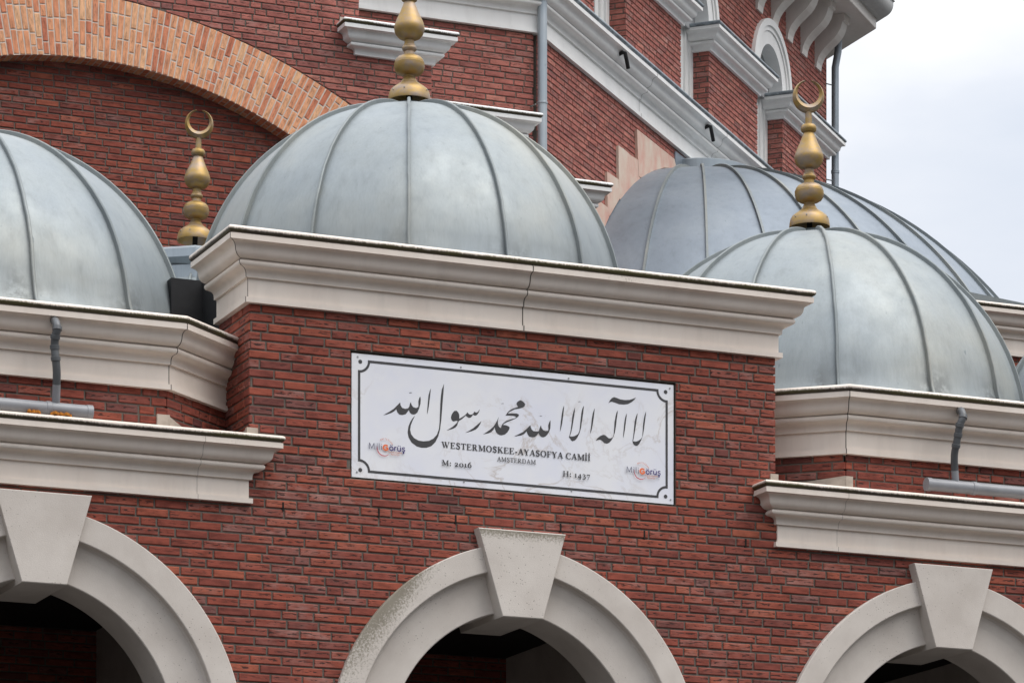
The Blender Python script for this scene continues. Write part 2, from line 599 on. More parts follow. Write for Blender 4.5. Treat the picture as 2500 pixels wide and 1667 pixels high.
M_PINKPLASTER = pinkplaster()

# ------------------------------------------------------------------ brickwork
def cut(iv, a, b):
    res = []
    for p, q in iv:
        if b <= p or a >= q:
            res.append((p, q))
        else:
            if a > p:
                res.append((p, a))
            if b < q:
                res.append((b, q))
    return res
def clip_half(poly, nx, nz, d):       # keep nx*u + nz*z >= d
    o = []
    for i in range(len(poly)):
        p, q = poly[i], poly[(i + 1) % len(poly)]
        a, b = nx * p[0] + nz * p[1] - d, nx * q[0] + nz * q[1] - d
        if a >= 0:
            o.append(p)
        if (a >= 0) != (b >= 0):
            s = a / (a - b)
            o.append((p[0] + (q[0] - p[0]) * s, p[1] + (q[1] - p[1]) * s))
    return o
def brick_prism(mb, poly, P, rng, zb, zt, front=0.0, low=0.009, rnd=None):
    # poly in (u, z); P(u, z, o) -> world
    if len(poly) < 3:
        return
    us = [p[0] for p in poly]
    zs = [p[1] for p in poly]
    if max(us) - min(us) < 0.012 or max(zs) - min(zs) < 0.012:
        return
    cu, cz = sum(us) / len(us), sum(zs) / len(zs)
    r1, r2 = rnd if rnd else (rng.random(), rng.random())
    ou, ov = r1 * 60, r2 * 40
    f = front + rng.uniform(-0.0018, 0.0018)
    ins = []
    for p in poly:
        dx, dz = p[0] - cu, p[1] - cz
        ins.append((p[0] - math.copysign(min(0.0045, abs(dx) * 0.4), dx), p[1] - math.copysign(min(0.0045, abs(dz) * 0.4), dz)))
    def col(p):
        return (r1, r2, min(1, max(0, (p[1] - zb) / max(zt - zb, 1e-4))), 1)
    n = len(poly)
    uvf = lambda p: (p[0] + ou, p[1] + ov)
    mb.face([P(p[0], p[1], f) for p in ins], [col(p) for p in ins], [uvf(p) for p in ins])
    for i in range(n):
        j = (i + 1) % n
        a, b = poly[i], poly[j]
        ai, bi = ins[i], ins[j]
        mb.face([P(a[0], a[1], f - 0.0045), P(b[0], b[1], f - 0.0045), P(bi[0], bi[1], f), P(ai[0], ai[1], f)], [col(a), col(b), col(bi), col(ai)], [uvf(a), uvf(b), uvf(bi), uvf(ai)])
        mb.face([P(a[0], a[1], -low - 0.001), P(b[0], b[1], -low - 0.001), P(b[0], b[1], f - 0.0045), P(a[0], a[1], f - 0.0045)], [col(a), col(b), col(b), col(a)], [uvf(a), uvf(b), uvf(b), uvf(a)])
CH = 0.06
def brick_wall(mb, mm, P, u0, u1, z0, z1, holes=None, clips=(), depth=0.25, seed=1, keep=None, haze=None):
    rng = random.Random(seed)
    k0, k1 = int(math.floor(z0 / CH + 1e-6)), int(math.ceil(z1 / CH - 1e-6))
    spans = []
    now = []
    for k in range(k0, k1):
        prev = [q for q in now]
        zb, zt = max(k * CH, z0), min(k * CH + CH, z1)
        zc = (zb + zt) / 2
        iv = [(u0, u1)] if not holes else holes(zc, [(u0, u1)])
        spans.append((zb, zt, tuple(iv)))
        bb, bt = zb + 0.0055 + rng.uniform(-.0012, .0012), zt - 0.0065 + rng.uniform(-.0012, .0012)
        u = u0 - rng.uniform(0, 0.21)
        now = []
        while u < u1:
            w = None
            for cand in ((0.208, 0.098) if rng.random() > 0.22 else (0.098, 0.208)):
                if all(abs(u + cand + 0.006 - q) > 0.034 for q in prev):
                    w = cand
                    break
            if w is None:
                w = 0.208 if rng.random() > 0.5 else 0.098
            now.append(u + w + 0.006)
            a, b = u + rng.uniform(-.0012, .0012), u + w + rng.uniform(-.0012, .0012)
            u += w + 0.0125
            rr = (min(1, max(0, rng.gauss(0.5, 0.23))), rng.random())
            if haze:
                rr = (rr[0], min(1, max(rr[1], rr[1] * 0.5 + haze((a + b) / 2, zc))))
            for p, q in iv:
                x0, x1 = max(a, p), min(b, q)
                if x1 - x0 < 0.015:
                    continue
                poly = [(x0, bb), (x1, bb), (x1, bt), (x0, bt)]
                for cu, cz, rad, side in clips:
                    du, dz = (x0 + x1) / 2 - cu, zc - cz
                    l = math.hypot(du, dz)
                    nx, nz = du / l, dz / l
                    if side > 0:
                        poly = clip_half(poly, nx, nz, nx * cu + nz * cz + rad)
                    else:
                        poly = clip_half(poly, -nx, -nz, -(nx * cu + nz * cz + rad))
                    if len(poly) < 3:
                        break
                brick_prism(mb, poly, P, rng, bb, bt, 0.0, 0.009, rr)
    # mortar bed and core behind the bricks, course spans merged where equal
    i = 0
    while i < len(spans):
        j = i
        while j + 1 < len(spans) and spans[j + 1][2] == spans[i][2]:
            j += 1
        za, zb = spans[i][0], spans[j][1]
        for p, q in spans[i][2]:
            fr, bk = -0.009, -depth
            p = p + 0.012 if abs(p - u0) < 1e-6 else p
            q = q - 0.012 if abs(q - u1) < 1e-6 else q
            v = [P(p, za, fr), P(q, za, fr), P(q, zb, fr), P(p, zb, fr), P(p, za, bk), P(q, za, bk), P(q, zb, bk), P(p, zb, bk)]
            mm.mesh(v, [(0, 1, 2, 3), (5, 4, 7, 6), (4, 0, 3, 7), (1, 5, 6, 2), (3, 2, 6, 7), (4, 5, 1, 0)])
        i = j + 1

# ------------------------------------------------------------------ cornice profile (measured at the block's corner)
def arc(cx, cz, r, a0, a1, n):
    return [(cx + r * math.cos(R(a0 + (a1 - a0) * i / n)), cz + r * math.sin(R(a0 + (a1 - a0) * i / n))) for i in range(n + 1)]
UPPER = [(0.034, 0.162), (0.034, 0.180)] + arc(0.068, 0.184, 0.033, 174, 94, 9) + [(0.072, 0.2185)] + arc(0.0805, 0.2405, 0.0205, -95, 80, 15) + [(0.080, 0.2625)] + \
        [(0.092, 0.2635), (0.104, 0.2665), (0.115, 0.271), (0.125, 0.2775), (0.133, 0.286), (0.139, 0.296), (0.142, 0.307), (0.1435, 0.318), (0.1455, 0.328), (0.1495, 0.337), (0.156, 0.345), (0.165, 0.351), (0.177, 0.3555), (0.1955, 0.3585), (0.1955, 0.394), (0.183, 0.396), (0.183, 0.402)]
PROFILE = [(-0.05, 0.0), (0.037, 0.0), (0.037, 0.034), (0.015, 0.037), (0.015, 0.161)] + UPPER + [(-0.05, 0.402)]
CAPPROF = [(-0.05, 0.16)] + UPPER + [(-0.05, 0.402)]
ROLL = arc(0.186, 0.4235, 0.0215, -90, 90, 14) + [(0.12, 0.445), (-0.05, 0.457), (-0.05, 0.4015)]
ROLL_DIRT = [1.0, 1.0, 1.0, 1.0, 0.92, 0.80, 0.66, 0.50, 0.36, 0.24, 0.14, 0.06, 0.0, 0.0, 0.0, 0.0, 0.0, 0.0]
def scaled(prof, z, k=1.0, ke=None, sub=0.0):
    ke = k if ke is None else ke
    return [((e if e < 0 else e * ke), z + (h - sub) * k) for e, h in prof]
def seam(mb, prof, path, i, w=0.003, lift=0.0012):
    # a dark open joint that follows the moulding where two lengths meet
    pr = [(e + lift, z) for e, z in prof[1:-1]]
    tmp = MB()
    offs = tmp.sweep(pr, path, cap=False)
    m = len(pr)
    base = [Vector(tmp.v[i * m + j]) for j in range(m)]
    for side, q in ((-1, i - 1), (1, i + 1)):
        if q < 0 or q >= len(path):
            continue
        d = Vector((path[q][0] - path[i][0], path[q][1] - path[i][1], 0)).normalized() * w
        for j in range(m - 1):
            mb.face([base[j], base[j + 1], base[j + 1] + d, base[j] + d])
def cornice(parent, path, z, m_paint, k=1.0, cap=False, seams=(), sw=0.003, name='cornice', ke=None, roll_mat=None, dirty=True, lab=None):
    pf = scaled(CAPPROF if cap else PROFILE, z, k, ke, 0.16 if cap else 0.0)
    rl = scaled(ROLL, z, k, ke, 0.16 if cap else 0.0)
    a = MB()
    low = [0.0] * len(pf)
    if dirty:
        for i in (-4, -5):
            low[i] = 0.10
    a.sweep(pf, path, True, low)
    o = obj(name, a, m_paint, parent, 19, lab)
    b = MB()
    b.sweep(rl, path, True, ROLL_DIRT if dirty else [x * 0.6 for x in ROLL_DIRT])
    obj('drip_roll', b, roll_mat or m_paint, o, 40)
    if seams:
        s = MB()
        for i, p2 in seams:
            seam(s, pf, p2 or path, i, sw)
        obj('joint_line', s, M_DARK, o)
    return o

# ------------------------------------------------------------------ ground
gm = MB()
gm.face([(-900, -900, 0), (900, -900, 0), (900, 900, 0), (-900, 900, 0)])
gr = obj('ground', gm, M_GROUND)
gr['kind'] = 'structure'

# ------------------------------------------------------------------ the arcade wall of the portico
AX = [-1.398, 1.895, 5.190]           # arch axes
OUT_A, OUT_R, OUT_Z = 0.10, 1.46, 4.80  # each arch half is struck from a centre beyond the axis
def arch_pts(rad_out, n=28, z_low=0.0):
    # pointed-round arch outline, half by half: list of (dx, z) from right springing to left
    pts = []
    R0 = rad_out + OUT_A
    top = math.acos(OUT_A / R0)
    for i in range(n + 1):
        a = top * i / n
        pts.append((-OUT_A + R0 * math.cos(a), OUT_Z + R0 * math.sin(a)))
    left = [(-x, z) for x, z in pts[:-1]][::-1]
    return [(pts[0][0], z_low)] + pts + left + [(left[-1][0], z_low)]
def arch_half(rad, z):
    if z < OUT_Z:
        return rad
    R0 = rad + OUT_A
    h = z - OUT_Z
    if h >= R0:
        return 0
    return max(0.0, math.sqrt(R0 * R0 - h * h) - OUT_A)
R_OUT, R_BAND, R_COVE, R_SOF = 1.355, 1.185, 1.085, 0.915
SIGN = (0.716, 3.058, 6.611, 7.424)
def wall_holes(z, iv):
    for ax in AX:
        h = arch_half(1.27, z)
        if h > 0:
            iv = cut(iv, ax - h, ax + h)
    if SIGN[2] - 0.02 < z < SIGN[3] + 0.0:
        iv = cut(iv, SIGN[0] - 0.012, SIGN[1] + 0.013)
    return iv
def front(u, z, o):
    return (u, -o, z)
arcade = thing('arcade_wall', 'red brick arcade wall with three stone arches and cream cornices in the foreground', 'wall', (1.9, 0, 0))
bm_, mm_ = MB(), MB()
def stain(u, z):
    s = 0.0
    if -0.1 < u < 0.75 and 6.2 < z < 6.75:
        s = 0.75
    if 3.2 < u < 3.85 and z > 6.7:
        s = 0.5 if u > 3.6 else 0.1
    if z < 6.3 and (0.2 < u < 0.75 or 3.1 < u < 3.7):
        s = 0.5
    return s
brick_wall(bm_, mm_, front, -3.5, 7.35, 0.0, 6.78, wall_holes, depth=0.34, seed=11, haze=stain)
brick_wall(bm_, mm_, front, 0.0, 3.83, 6.78, 7.74, wall_holes, depth=0.34, seed=12, haze=stain)
# left and right returns of the raised middle block
def left_ret(u, z, o):
    return (-o, u, z)
def left_ret2(u, z, o):               # seen from outside the path runs towards the viewer
    return (-o, 0.62 - u, z)
brick_wall(bm_, mm_, left_ret2, 0.0, 0.61, 6.78, 7.74, None, depth=0.30, seed=13)
def right_ret(u, z, o):
    return (3.83 + o, 0.01 + u, z)
brick_wall(bm_, mm_, right_ret, 0.0, 0.61, 6.78, 7.74, None, depth=0.30, seed=14)
brickwork = obj('brickwork', bm_, M_BRICK, arcade)
core = obj('mortar_core', mm_, M_MORTAR, arcade)
# niche back behind the sign and the roof slab of the block
nb = MB()
nb.box(SIGN[0] - 0.1, SIGN[1] + 0.1, 0.045, 0.33, SIGN[2] - 0.1, SIGN[3] + 0.1)
obj('niche_back', nb, M_MORTAR, arcade)
# weep slots in the perpends
wv = MB()
for px, py in ((691, 1236), (925, 1250.5), (1112.5, 1267.5), (1368.5, 1288), (1573, 1305), (1820.5, 1325)):
    x, y, z = seen(px, py, 0)
    wv.box(x - 0.006, x + 0.006, -0.0025, 0.012, z - 0.028, z + 0.028)
obj('weep_slot', wv, M_DARK, arcade)

# cornices: raised block, left wing, right wing
PB = [(0, 0.62), (0, 0), (3.83, 0), (3.83, 0.62)]
mid = (1.895 + 0.18, 0)
obc = cornice(arcade, PB, 7.674, M_CREAM, seams=((1, None), (1, [(0, 0), (1.925, 0), (3.83, 0)])), lab='long cream cornice over the sign')
PL = [(-3.5, 0), (-0.022, 0), (-0.022, 0.02)]
cornice(arcade, PL, 6.372, M_CREAM, k=0.945, ke=0.97, sw=0.0008, seams=((1, [(-3, 0), (-0.36, 0), (-0.02, 0)]),), lab='cream cornice ending above the left arch')
PR = [(3.852, 0.02), (3.852, 0), (7.35, 0)]
cornice(arcade, PR, 6.374, M_CREAM, k=0.945, ke=0.97, sw=0.0008, seams=((1, [(3.9, 0), (4.30, 0), (7, 0)]),), lab='cream cornice starting above the right arch')
# cement skirtings where the drums meet the ledge
cf = MB()
cf.box(-0.62, -0.535, 0.008, 0.06, 6.76, 6.905)
cf.prism([(-0.535, 6.76), (-0.535, 6.905), (-0.20, 6.80), (-0.20, 6.76)], lambda p: (p[0] - 0.012, 0.03 + (p[0] + 0.54) * 0.84 - 0.016, p[1]), lambda p: (p[0] + 0.02, 0.06 + (p[0] + 0.54) * 0.84, p[1]))
cf.box(-0.02, 0.055, -0.014, 0.02, 6.80, 6.868)
cf.prism([(0.0, 6.78), (0.0, 6.868), (0.30, 6.82), (0.30, 6.78)], lambda p: (-0.014, p[0], p[1]), lambda p: (0.01, p[0], p[1]))
cf.box(3.785, 3.845, -0.014, 0.02, 6.80, 6.875)
cf.box(4.385, 4.44, 0.010, 0.05, 6.76, 6.912)
cf.prism([(4.387, 6.76), (4.387, 6.914), (4.10, 6.880), (3.96, 6.845), (3.96, 6.76)], lambda p: (p[0] - 0.004, 0.008 + (4.392 - p[0]) * 0.84, p[1]), lambda p: (p[0] + 0.02, 0.05 + (4.392 - p[0]) * 0.84, p[1]))
obj('cement_skirting', cf, M_CEMENT, arcade)

# archivolts and keystones
def archivolt(ax, algae):
    m = MB()
    prof = [(R_OUT, 0.02), (R_OUT, -0.036), (R_OUT - 0.006, -0.040), (R_BAND + 0.006, -0.040), (R_BAND, -0.036), (R_BAND - 0.004, 0.006),
            (R_BAND - 0.020, 0.018), (R_BAND - 0.045, 0.022), (R_COVE + 0.015, 0.031), (R_COVE, 0.036), (R_SOF + 0.006, 0.040), (R_SOF, 0.046), (R_SOF, 0.43), (R_OUT, 0.43)]
    rows = []
    for r, y in prof:
        rows.append([(ax + dx, y, z) for dx, z in arch_pts(r, 30)])
    n = len(rows[0])
    v = [p for r in rows for p in r]
    cols = []
    for j, r in enumerate(rows):
        for x, y, z in r:
            a = 0.0
            if algae and x < ax and z > OUT_Z:
                a = max(0.0, min(1.0, 1.15 - abs((x - (ax - 0.95)) / 0.55))) * (1.0 if j in (0, 1, 2) else 0.42 if j in (3, 4) else 0.25)
            cols.append((a, a, a, 1))
    f = [(j * n + i, j * n + i + 1, (j + 1) * n + i + 1, (j + 1) * n + i) for j in range(len(rows) - 1) for i in range(n - 1)]
    m.mesh(v, f, True, cols)
    return m
KEY = [(-0.317, 6.327), (0.317, 6.327), (0.152, 5.748), (-0.143, 5.748)]
labs = ['stone arch ring at the left', 'algae stained middle arch ring', 'stone arch ring at the right']
for i, ax in enumerate(AX):
    obj('archivolt', archivolt(ax, i == 1), M_STONE, arcade, 25, labs[i])
    km = MB()
    def kp(y, ins=0.0):
        return [(ax + x * (1 - ins * 2.5), y, z - (ins if z > 6 else -ins)) for x, z in KEY]
    r0, r1, r2 = kp(0.655), kp(-0.079), kp(-0.085, 0.006)
    top = 0.45 if i == 1 else 0.12
    cc = [(0, 0, 0, 1)] * 4 + [(top, top, top, 1)] * 2 + [(0, 0, 0, 1)] * 2
    km.mesh(r0 + r1, [(0, 4, 5, 1), (1, 5, 6, 2), (2, 6, 7, 3), (3, 7, 4, 0), (0, 1, 2, 3)], False, cc)
    # front face as a grid so that the weather stain can fade down from the top edge
    rows = 10
    gv, gc = [], []
    for a in range(rows + 1):
        s = a / rows
        for q in range(7):
            w = q / 6
            p0 = [r2[0][d] * (1 - w) + r2[1][d] * w for d in range(3)]
            p1 = [r2[3][d] * (1 - w) + r2[2][d] * w for d in range(3)]
            gv.append([p0[d] * (1 - s) + p1[d] * s for d in range(3)])
            c0 = max(0.0, 1 - s * 4.5) * top * 2.0
            gc.append((c0, c0, c0, 1))
    km.mesh(gv, [(a * 7 + q, a * 7 + q + 7, a * 7 + q + 8, a * 7 + q + 1) for a in range(rows) for q in range(6)], False, gc)
    km.mesh(r1 + r2, [(k, k + 4, (k + 1) % 4 + 4, (k + 1) % 4) for k in range(4)], False, [(0, 0, 0, 1)] * 8)
    obj('keystone', km, M_STONE, arcade, label=['keystone with a chipped top corner, left arch', 'keystone with a darkened top edge, middle arch', 'clean pitted keystone, right arch'][i])

# ------------------------------------------------------------------ dark passage behind the arches
inner = thing('inner_passage', 'dark brick passage with grey cross arches behind the arcade', 'passage', (1.9, 2, 0))
ib, im = MB(), MB()
brick_wall(ib, im, lambda u, z, o: (u, 3.6 - o, z), -3.5, 7.35, 3.6, 6.1, None, depth=0.3, seed=31)
obj('back_wall', ib, M_BRICK, inner)
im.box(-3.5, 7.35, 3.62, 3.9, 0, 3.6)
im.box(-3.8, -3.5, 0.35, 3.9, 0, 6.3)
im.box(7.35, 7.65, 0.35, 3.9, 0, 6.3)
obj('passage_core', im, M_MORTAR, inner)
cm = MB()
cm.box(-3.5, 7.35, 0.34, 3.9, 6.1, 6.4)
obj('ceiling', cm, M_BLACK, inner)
for xc in (-3.05, 0.25, 3.54, 6.84):
    a = MB()
    # a cross arch: outline in (y, z), extruded along x
    pts_o, pts_i = [], []
    for k in range(25):
        t = math.pi * k / 24
        pts_i.append((1.98 + 1.12 * math.cos(t), 4.55 + 1.12 * math.sin(t)))
    ring = [(3.6, 0.0)] + [(3.6, 6.1), (0.43, 6.1), (0.43, 0.0), (0.86, 0.0)] + [(p[0], p[1]) for p in pts_i[::-1]] + [(3.10, 0.0)]
    a.prism(ring, lambda p: (xc - 0.2, p[0], p[1]), lambda p: (xc + 0.2, p[0], p[1]))
    obj('cross_arch', a, M_STONE, inner)

# flat roof of the portico behind the parapets
rf = thing('portico_roof', 'black bitumen flat roof and upstand between the small domes', 'roof', (1.9, 4, 6.4))
r_ = MB()
r_.box(-3.5, 7.35, 0.35, 9.5, 6.42, 6.72)
obj('roof_deck', r_, M_BLACK, rf)
r_ = MB()
r_.box(0.02, 0.34, 0.63, 2.9, 6.72, 8.06)
r_.box(0.34, 3.5, 0.63, 3.6, 6.72, 7.95)
r_.box(-0.20, 0.02, 1.02, 1.9, 6.72, 8.065)
r_.box(3.5, 3.81, 0.63, 2.9, 6.72, 8.06)
obj('bitumen_upstand', r_, M_BLACK, rf)

# ------------------------------------------------------------------ octagonal drums that carry the side domes
def drum(path, cols, label, name='dome_drum', seams=()):
    d = thing(name, label, 'dome drum', (cols[0], cols[1], 6.7), 'octagonal brick drums under the side domes')
    b, m = MB(), MB()
    for i in range(len(path) - 1):
        (x0, y0), (x1, y1) = path[i], path[i + 1]
        l = math.hypot(x1 - x0, y1 - y0)
        dx, dy = (x1 - x0) / l, (y1 - y0) / l
        brick_wall(b, m, lambda u, z, o: (x0 + dx * u + dy * o, y0 + dy * u - dx * o, z), 0.004, l - 0.004, 6.72, 7.14, None, depth=0.25, seed=40 + i + int(cols[0] * 3))
    obj('brickwork', b, M_BRICK, d)
    obj('mortar_core', m, M_MORTAR, d)
    cornice(d, path, 7.065, M_CREAM, seams=seams)
    return d
OL = [(-3.1, 0.745), (-2.25, 0.03), (-0.545, 0.03), (0.26, 0.705)]
drum(OL, (-1.395, 2.09), 'red brick drum with a cream cornice under the dome cut by the left edge', seams=((2, None),))
OR = [(3.57, 0.72), (4.392, 0.03), (5.99, 0.03), (6.85, 0.75)]
drum(OR, (5.19, 2.09), 'red brick drum with a cream cornice under the dome with the taller looking crescent', seams=((1, None),))

# ------------------------------------------------------------------ zinc domes
def dome_profile(Rd, h, n=26, skirt=True):
    pr = [(Rd + 0.17, -0.16), (Rd + 0.115, -0.07), (Rd + 0.062, 0.005), (Rd + 0.026, 0.07), (Rd + 0.006, 0.13)]
    for i in range(2, n + 1):
        a = math.pi / 2 * i / n
        if h * math.sin(a) > 0.17:
            pr.append((max(Rd * math.cos(a), 0.02), h * math.sin(a)))
    return pr
def make_dome(name, label, Rd, h, nrib, phase, mat_shell, loc, group, cap_r=0.12, rib_w=0.0105, rib_h=0.030, a_from=None):
    d = thing(name, label, 'dome', (0, 0, 0), group)
    pr = dome_profile(Rd, h)
    sh = MB()
    seg = nrib * 6
    v, c = [], []
    for r, z in pr:
        for k in range(seg):
            ph = (k % 6) / 6
            a = phase + 2 * math.pi * k / seg
            # sheets pull almost straight between two seams
            flat = math.cos(math.pi / nrib) / math.cos(math.pi / nrib * (2 * ph - 1))
            rr = r * (1 + 0.55 * (flat - 1))
            v.append((rr * math.cos(a), rr * math.sin(a), z))
            near = min(ph, 1 - ph)
            s = max(0, min(1, 1.25 - z / 0.26)) * (1 if near < 0.2 else 0.0) * (0.9 if (k // 6) % 3 else 0.3)
            c.append((s, s, s, 1))
    f = [(i * seg + k, i * seg + (k + 1) % seg, (i + 1) * seg + (k + 1) % seg, (i + 1) * seg + k) for i in range(len(pr) - 1) for k in range(seg)]
    sh.mesh(v, f, True, c)
    obj('zinc_shell', sh, mat_shell, d, 60)
    rng = random.Random(5)
    for k in range(nrib):
        a = phase + 2 * math.pi * k / nrib
        ca, sa = math.cos(a), math.sin(a)
        rb = MB()
        v = []
        m = len(pr) - 2
        for i in range(m):
            r, z = pr[i]
            r0, z0 = pr[max(i - 1, 0)]
            r1, z1 = pr[min(i + 1, len(pr) - 1)]
            tx, tz = r1 - r0, z1 - z0
            l = math.hypot(tx, tz)
            nx, nz = tz / l, -tx / l
            w0 = rng.uniform(-0.0025, 0.0025)
            hh = rib_h + (0.012 if i < 3 else 0)
            for w, q in ((-rib_w, -0.012), (-rib_w, hh - 0.005), (-rib_w * 0.5, hh), (rib_w * 0.5, hh), (rib_w, hh - 0.005), (rib_w, -0.012)):
                rr, zz = r + nx * q, z + nz * q
                ww = w + w0
                v.append((rr * ca - ww * sa, rr * sa + ww * ca, zz))
        ff = [(i * 6 + j, (i + 1) * 6 + j, (i + 1) * 6 + j + 1, i * 6 + j + 1) for i in range(m - 1) for j in range(5)]
        rb.mesh(v, ff, True)
        rb.mesh(v[:6], [(0, 1, 2, 3, 4, 5)])
        rb.mesh(v[-6:], [(5, 4, 3, 2, 1, 0)])
        obj('seam_rib', rb, M_SEAM, d, 40)
    cp = MB()
    cp.lathe([(0.0, h + 0.045), (cap_r, h + 0.04), (cap_r + 0.02, h + 0.01), (cap_r + 0.02, h - 0.04)], 24)
    obj('apex_cap', cp, M_SEAM, d)
    d.location = loc
    return d
RD, HD = 1.535, 1.50
PH = -math.pi / 2 - R(21.5)
GD = 'small zinc domes along the portico'
d1 = make_dome('dome', 'large grey zinc dome rising behind the sign block, widest in the middle', RD, HD + 0.06, 14, PH, M_ZINC, (1.902, 2.0, 8.15), GD)
d2 = copy_tree(d1)
d2.location = (5.222, 2.09, 7.585)
d2.scale = (1.03, 1.03, 1.02)
d2['label'] = 'grey zinc dome right of the sign block, topped by the crescent against the windowed wall'
d3 = copy_tree(d1)
d3.location = (-1.376, 2.09, 7.60)
d3.scale = (1.05, 1.05, 1.0)
d3.rotation_euler = (0, 0, R(24))
d3['label'] = 'grey zinc dome cut off by the left edge of the picture'
d4 = copy_tree(d1)
d4.location = (8.475, 2.09, 7.64)
d4['label'] = 'sliver of a blue grey dome at the right edge of the picture'
d5 = copy_tree(d1)
d5.location = (1.9, 6.9, 8.10)
d5['label'] = 'zinc dome with a ring collar, glimpsed between the left dome and the cream cornice'
col5 = MB()
col5.lathe([(0.40, 1.50), (0.60, 1.49), (0.66, 1.56), (0.655, 1.63), (0.60, 1.66), (0.0, 1.70)], 10, (1.9, 6.9, 8.135), False)
col5.lathe([(0.60, 1.50), (0.60, 1.02)], 40, (1.9, 6.9, 8.135), True)
obj('ring_collar', col5, M_PIPEZ, d5)
# plain drums that carry the two domes of which only the top shows
for i, (x, y, zt) in enumerate(((8.475, 2.09, 7.60), (1.9, 6.9, 8.06))):
    q = MB()
    q.lathe([(0.0, 6.73), (1.62, 6.73), (1.62, zt - 0.08), (1.70, zt - 0.06), (1.70, zt - 0.02), (1.5, zt)], 16, (x, y, 0), False)
    tag(obj('dome_drum', q, M_CEMENT), ['round drum under the dome at the right edge', 'round drum under the ring collared dome at the rear'][i], 'dome drum')

# ------------------------------------------------------------------ finials
def make_finial(loc, label, crescent_yaw=0.0):
    f = thing('finial', label, 'finial', (0, 0, 0), 'brass crescent finials on the domes')
    post = MB()
    post.tube([(0, 0, -0.30), (0, 0, 0.14)], 0.022, 12)
    obj('support_post', post, M_DARK, f)
    k = 1.0 / 1340.0                 # zoomed photo pixels to metres
    def zz(y):
        return (1540 - y) * k
    bell = [(205, 1540), (207, 1532), (203, 1500), (194, 1455), (176, 1425), (150, 1404), (118, 1382), (90, 1362), (70, 1345), (58, 1325), (54, 1300), (54, 1270)]
    b = MB()
    b.lathe([(r * k, zz(y)) for r, y in bell], 40)
    b.lathe([(52 * k, zz(1300)), (100 * k, zz(1390)), (190 * k, zz(1480)), (200 * k, zz(1536)), (205 * k, zz(1540))], 40)
    obj('bell_base', b, M_BRASS, f, 45)
    for a in (-2.2, -0.9, 0.5, 2.0, 3.4):
        ca, sa = math.cos(a), math.sin(a)
        sc = MB()
        sc.tube([(0.140 * ca, 0.140 * sa, zz(1455)), (0.150 * ca, 0.150 * sa, zz(1455))], 0.005, 8)
        obj('bell_screw', sc, M_SCREW, f)
    lb = [(54, 1292), (62, 1286), (96, 1280), (124, 1264), (140, 1240), (147, 1205), (147, 1172), (141, 1166), (141, 1160), (134, 1140), (112, 1115), (76, 1098), (54, 1092)]
    b = MB()
    b.lathe([(r * k, zz(y)) for r, y in lb], 40)
    obj('lower_bulb', b, M_BRASS, f, 40)
    nk = [(53, 1096), (50, 1060), (58, 1054), (68, 1042), (71, 1030), (69, 1018), (60, 1006), (55, 998), (55, 990), (48, 984), (46, 938)]
    b = MB()
    b.lathe([(r * k, zz(y)) for r, y in nk], 32)
    obj('neck_ring', b, M_BRASS, f, 40)
    dp = [(46, 946), (70, 942), (104, 926), (130, 896), (144, 862), (147, 836), (146, 815), (141, 800), (136, 784), (124, 752), (108, 718), (90, 680), (74, 640), (60, 604), (50, 580), (46, 562)]
    b = MB()
    b.lathe([(r * k, zz(y)) for r, y in dp], 40)
    obj('teardrop', b, M_BRASS, f, 40)
    kn = [(44, 584), (60, 578), (74, 566), (79, 548), (79, 536), (76, 520), (66, 504), (46, 494), (34, 490)]
    b = MB()
    b.lathe([(r * k, zz(y)) for r, y in kn], 32)
    obj('knob', b, M_BRASS, f, 40)
    b = MB()
    b.lathe([(36 * k, zz(500)), (32 * k, zz(400)), (31 * k, zz(335))], 20)
    obj('stem', b, M_BRASS, f, 40)
    # crescent: a ring that thins towards its open top, ridged on both faces
    cr_ = MB()
    n = 56
    co, ci = zz(214), zz(180)
    ro, ri = 160 * k, 113 * k
    cv = []
    gap = R(13)
    for i in range(n + 1):
        a = math.pi / 2 + gap + (2 * math.pi - 2 * gap) * i / n
        ox, oz = ro * math.cos(a), co + ro * 1.03 * math.sin(a)
        ix, iz = ri * math.cos(a), ci + ri * 1.06 * math.sin(a)
        mx, mz = ox * 0.55 + ix * 0.45, oz * 0.55 + iz * 0.45
        th = 0.008 + 0.030 * math.hypot(ox - ix, oz - iz) / (60 * k)
        e = 0.35 * th
        cv += [(ox, -e, oz), (mx, -th, mz), (ix, -e, iz), (ix, e, iz), (mx, th, mz), (ox, e, oz)]
    cf_ = [(i * 6 + j, (i + 1) * 6 + j, (i + 1) * 6 + (j + 1) % 6, i * 6 + (j + 1) % 6) for i in range(n) for j in range(6)]
    cr_.mesh([(x * math.cos(crescent_yaw) - y * math.sin(crescent_yaw), x * math.sin(crescent_yaw) + y * math.cos(crescent_yaw), z) for x, y, z in cv], cf_ + [(0, 1, 2, 3, 4, 5), tuple(n * 6 + j for j in (5, 4, 3, 2, 1, 0))], True)
    obj('crescent', cr_, M_BRASS, f, 25)
    f.location = loc
    return f
YAW = -R(18)
f1 = make_finial((1.905, 2.0, 9.775), 'brass finial on the middle dome, its top cut off by the upper edge', YAW)
f2 = copy_tree(f1)
f2.location = (5.19, 2.09, 9.245)
f2.rotation_euler = (0, R(-0.6), 0)
f2['label'] = 'brass finial with a crescent on the right dome, before the windowed brick wall'
f3 = copy_tree(f1)
f3.location = (1.9, 6.9, 9.985)
f3.rotation_euler = (0, R(2.1), 0)
f3['label'] = 'brass finial with a crescent standing before the brick wall under the orange arch'
f4 = copy_tree(f1)
f4.location = (-1.395, 2.09, 9.20)
f4['label'] = 'brass finial on the left dome, outside the picture'
f5 = copy_tree(f1)
f5.location = (8.475, 2.09, 9.20)
f5['label'] = 'brass finial on the far right dome, outside the picture'
for o in (f4, f5):
    pass

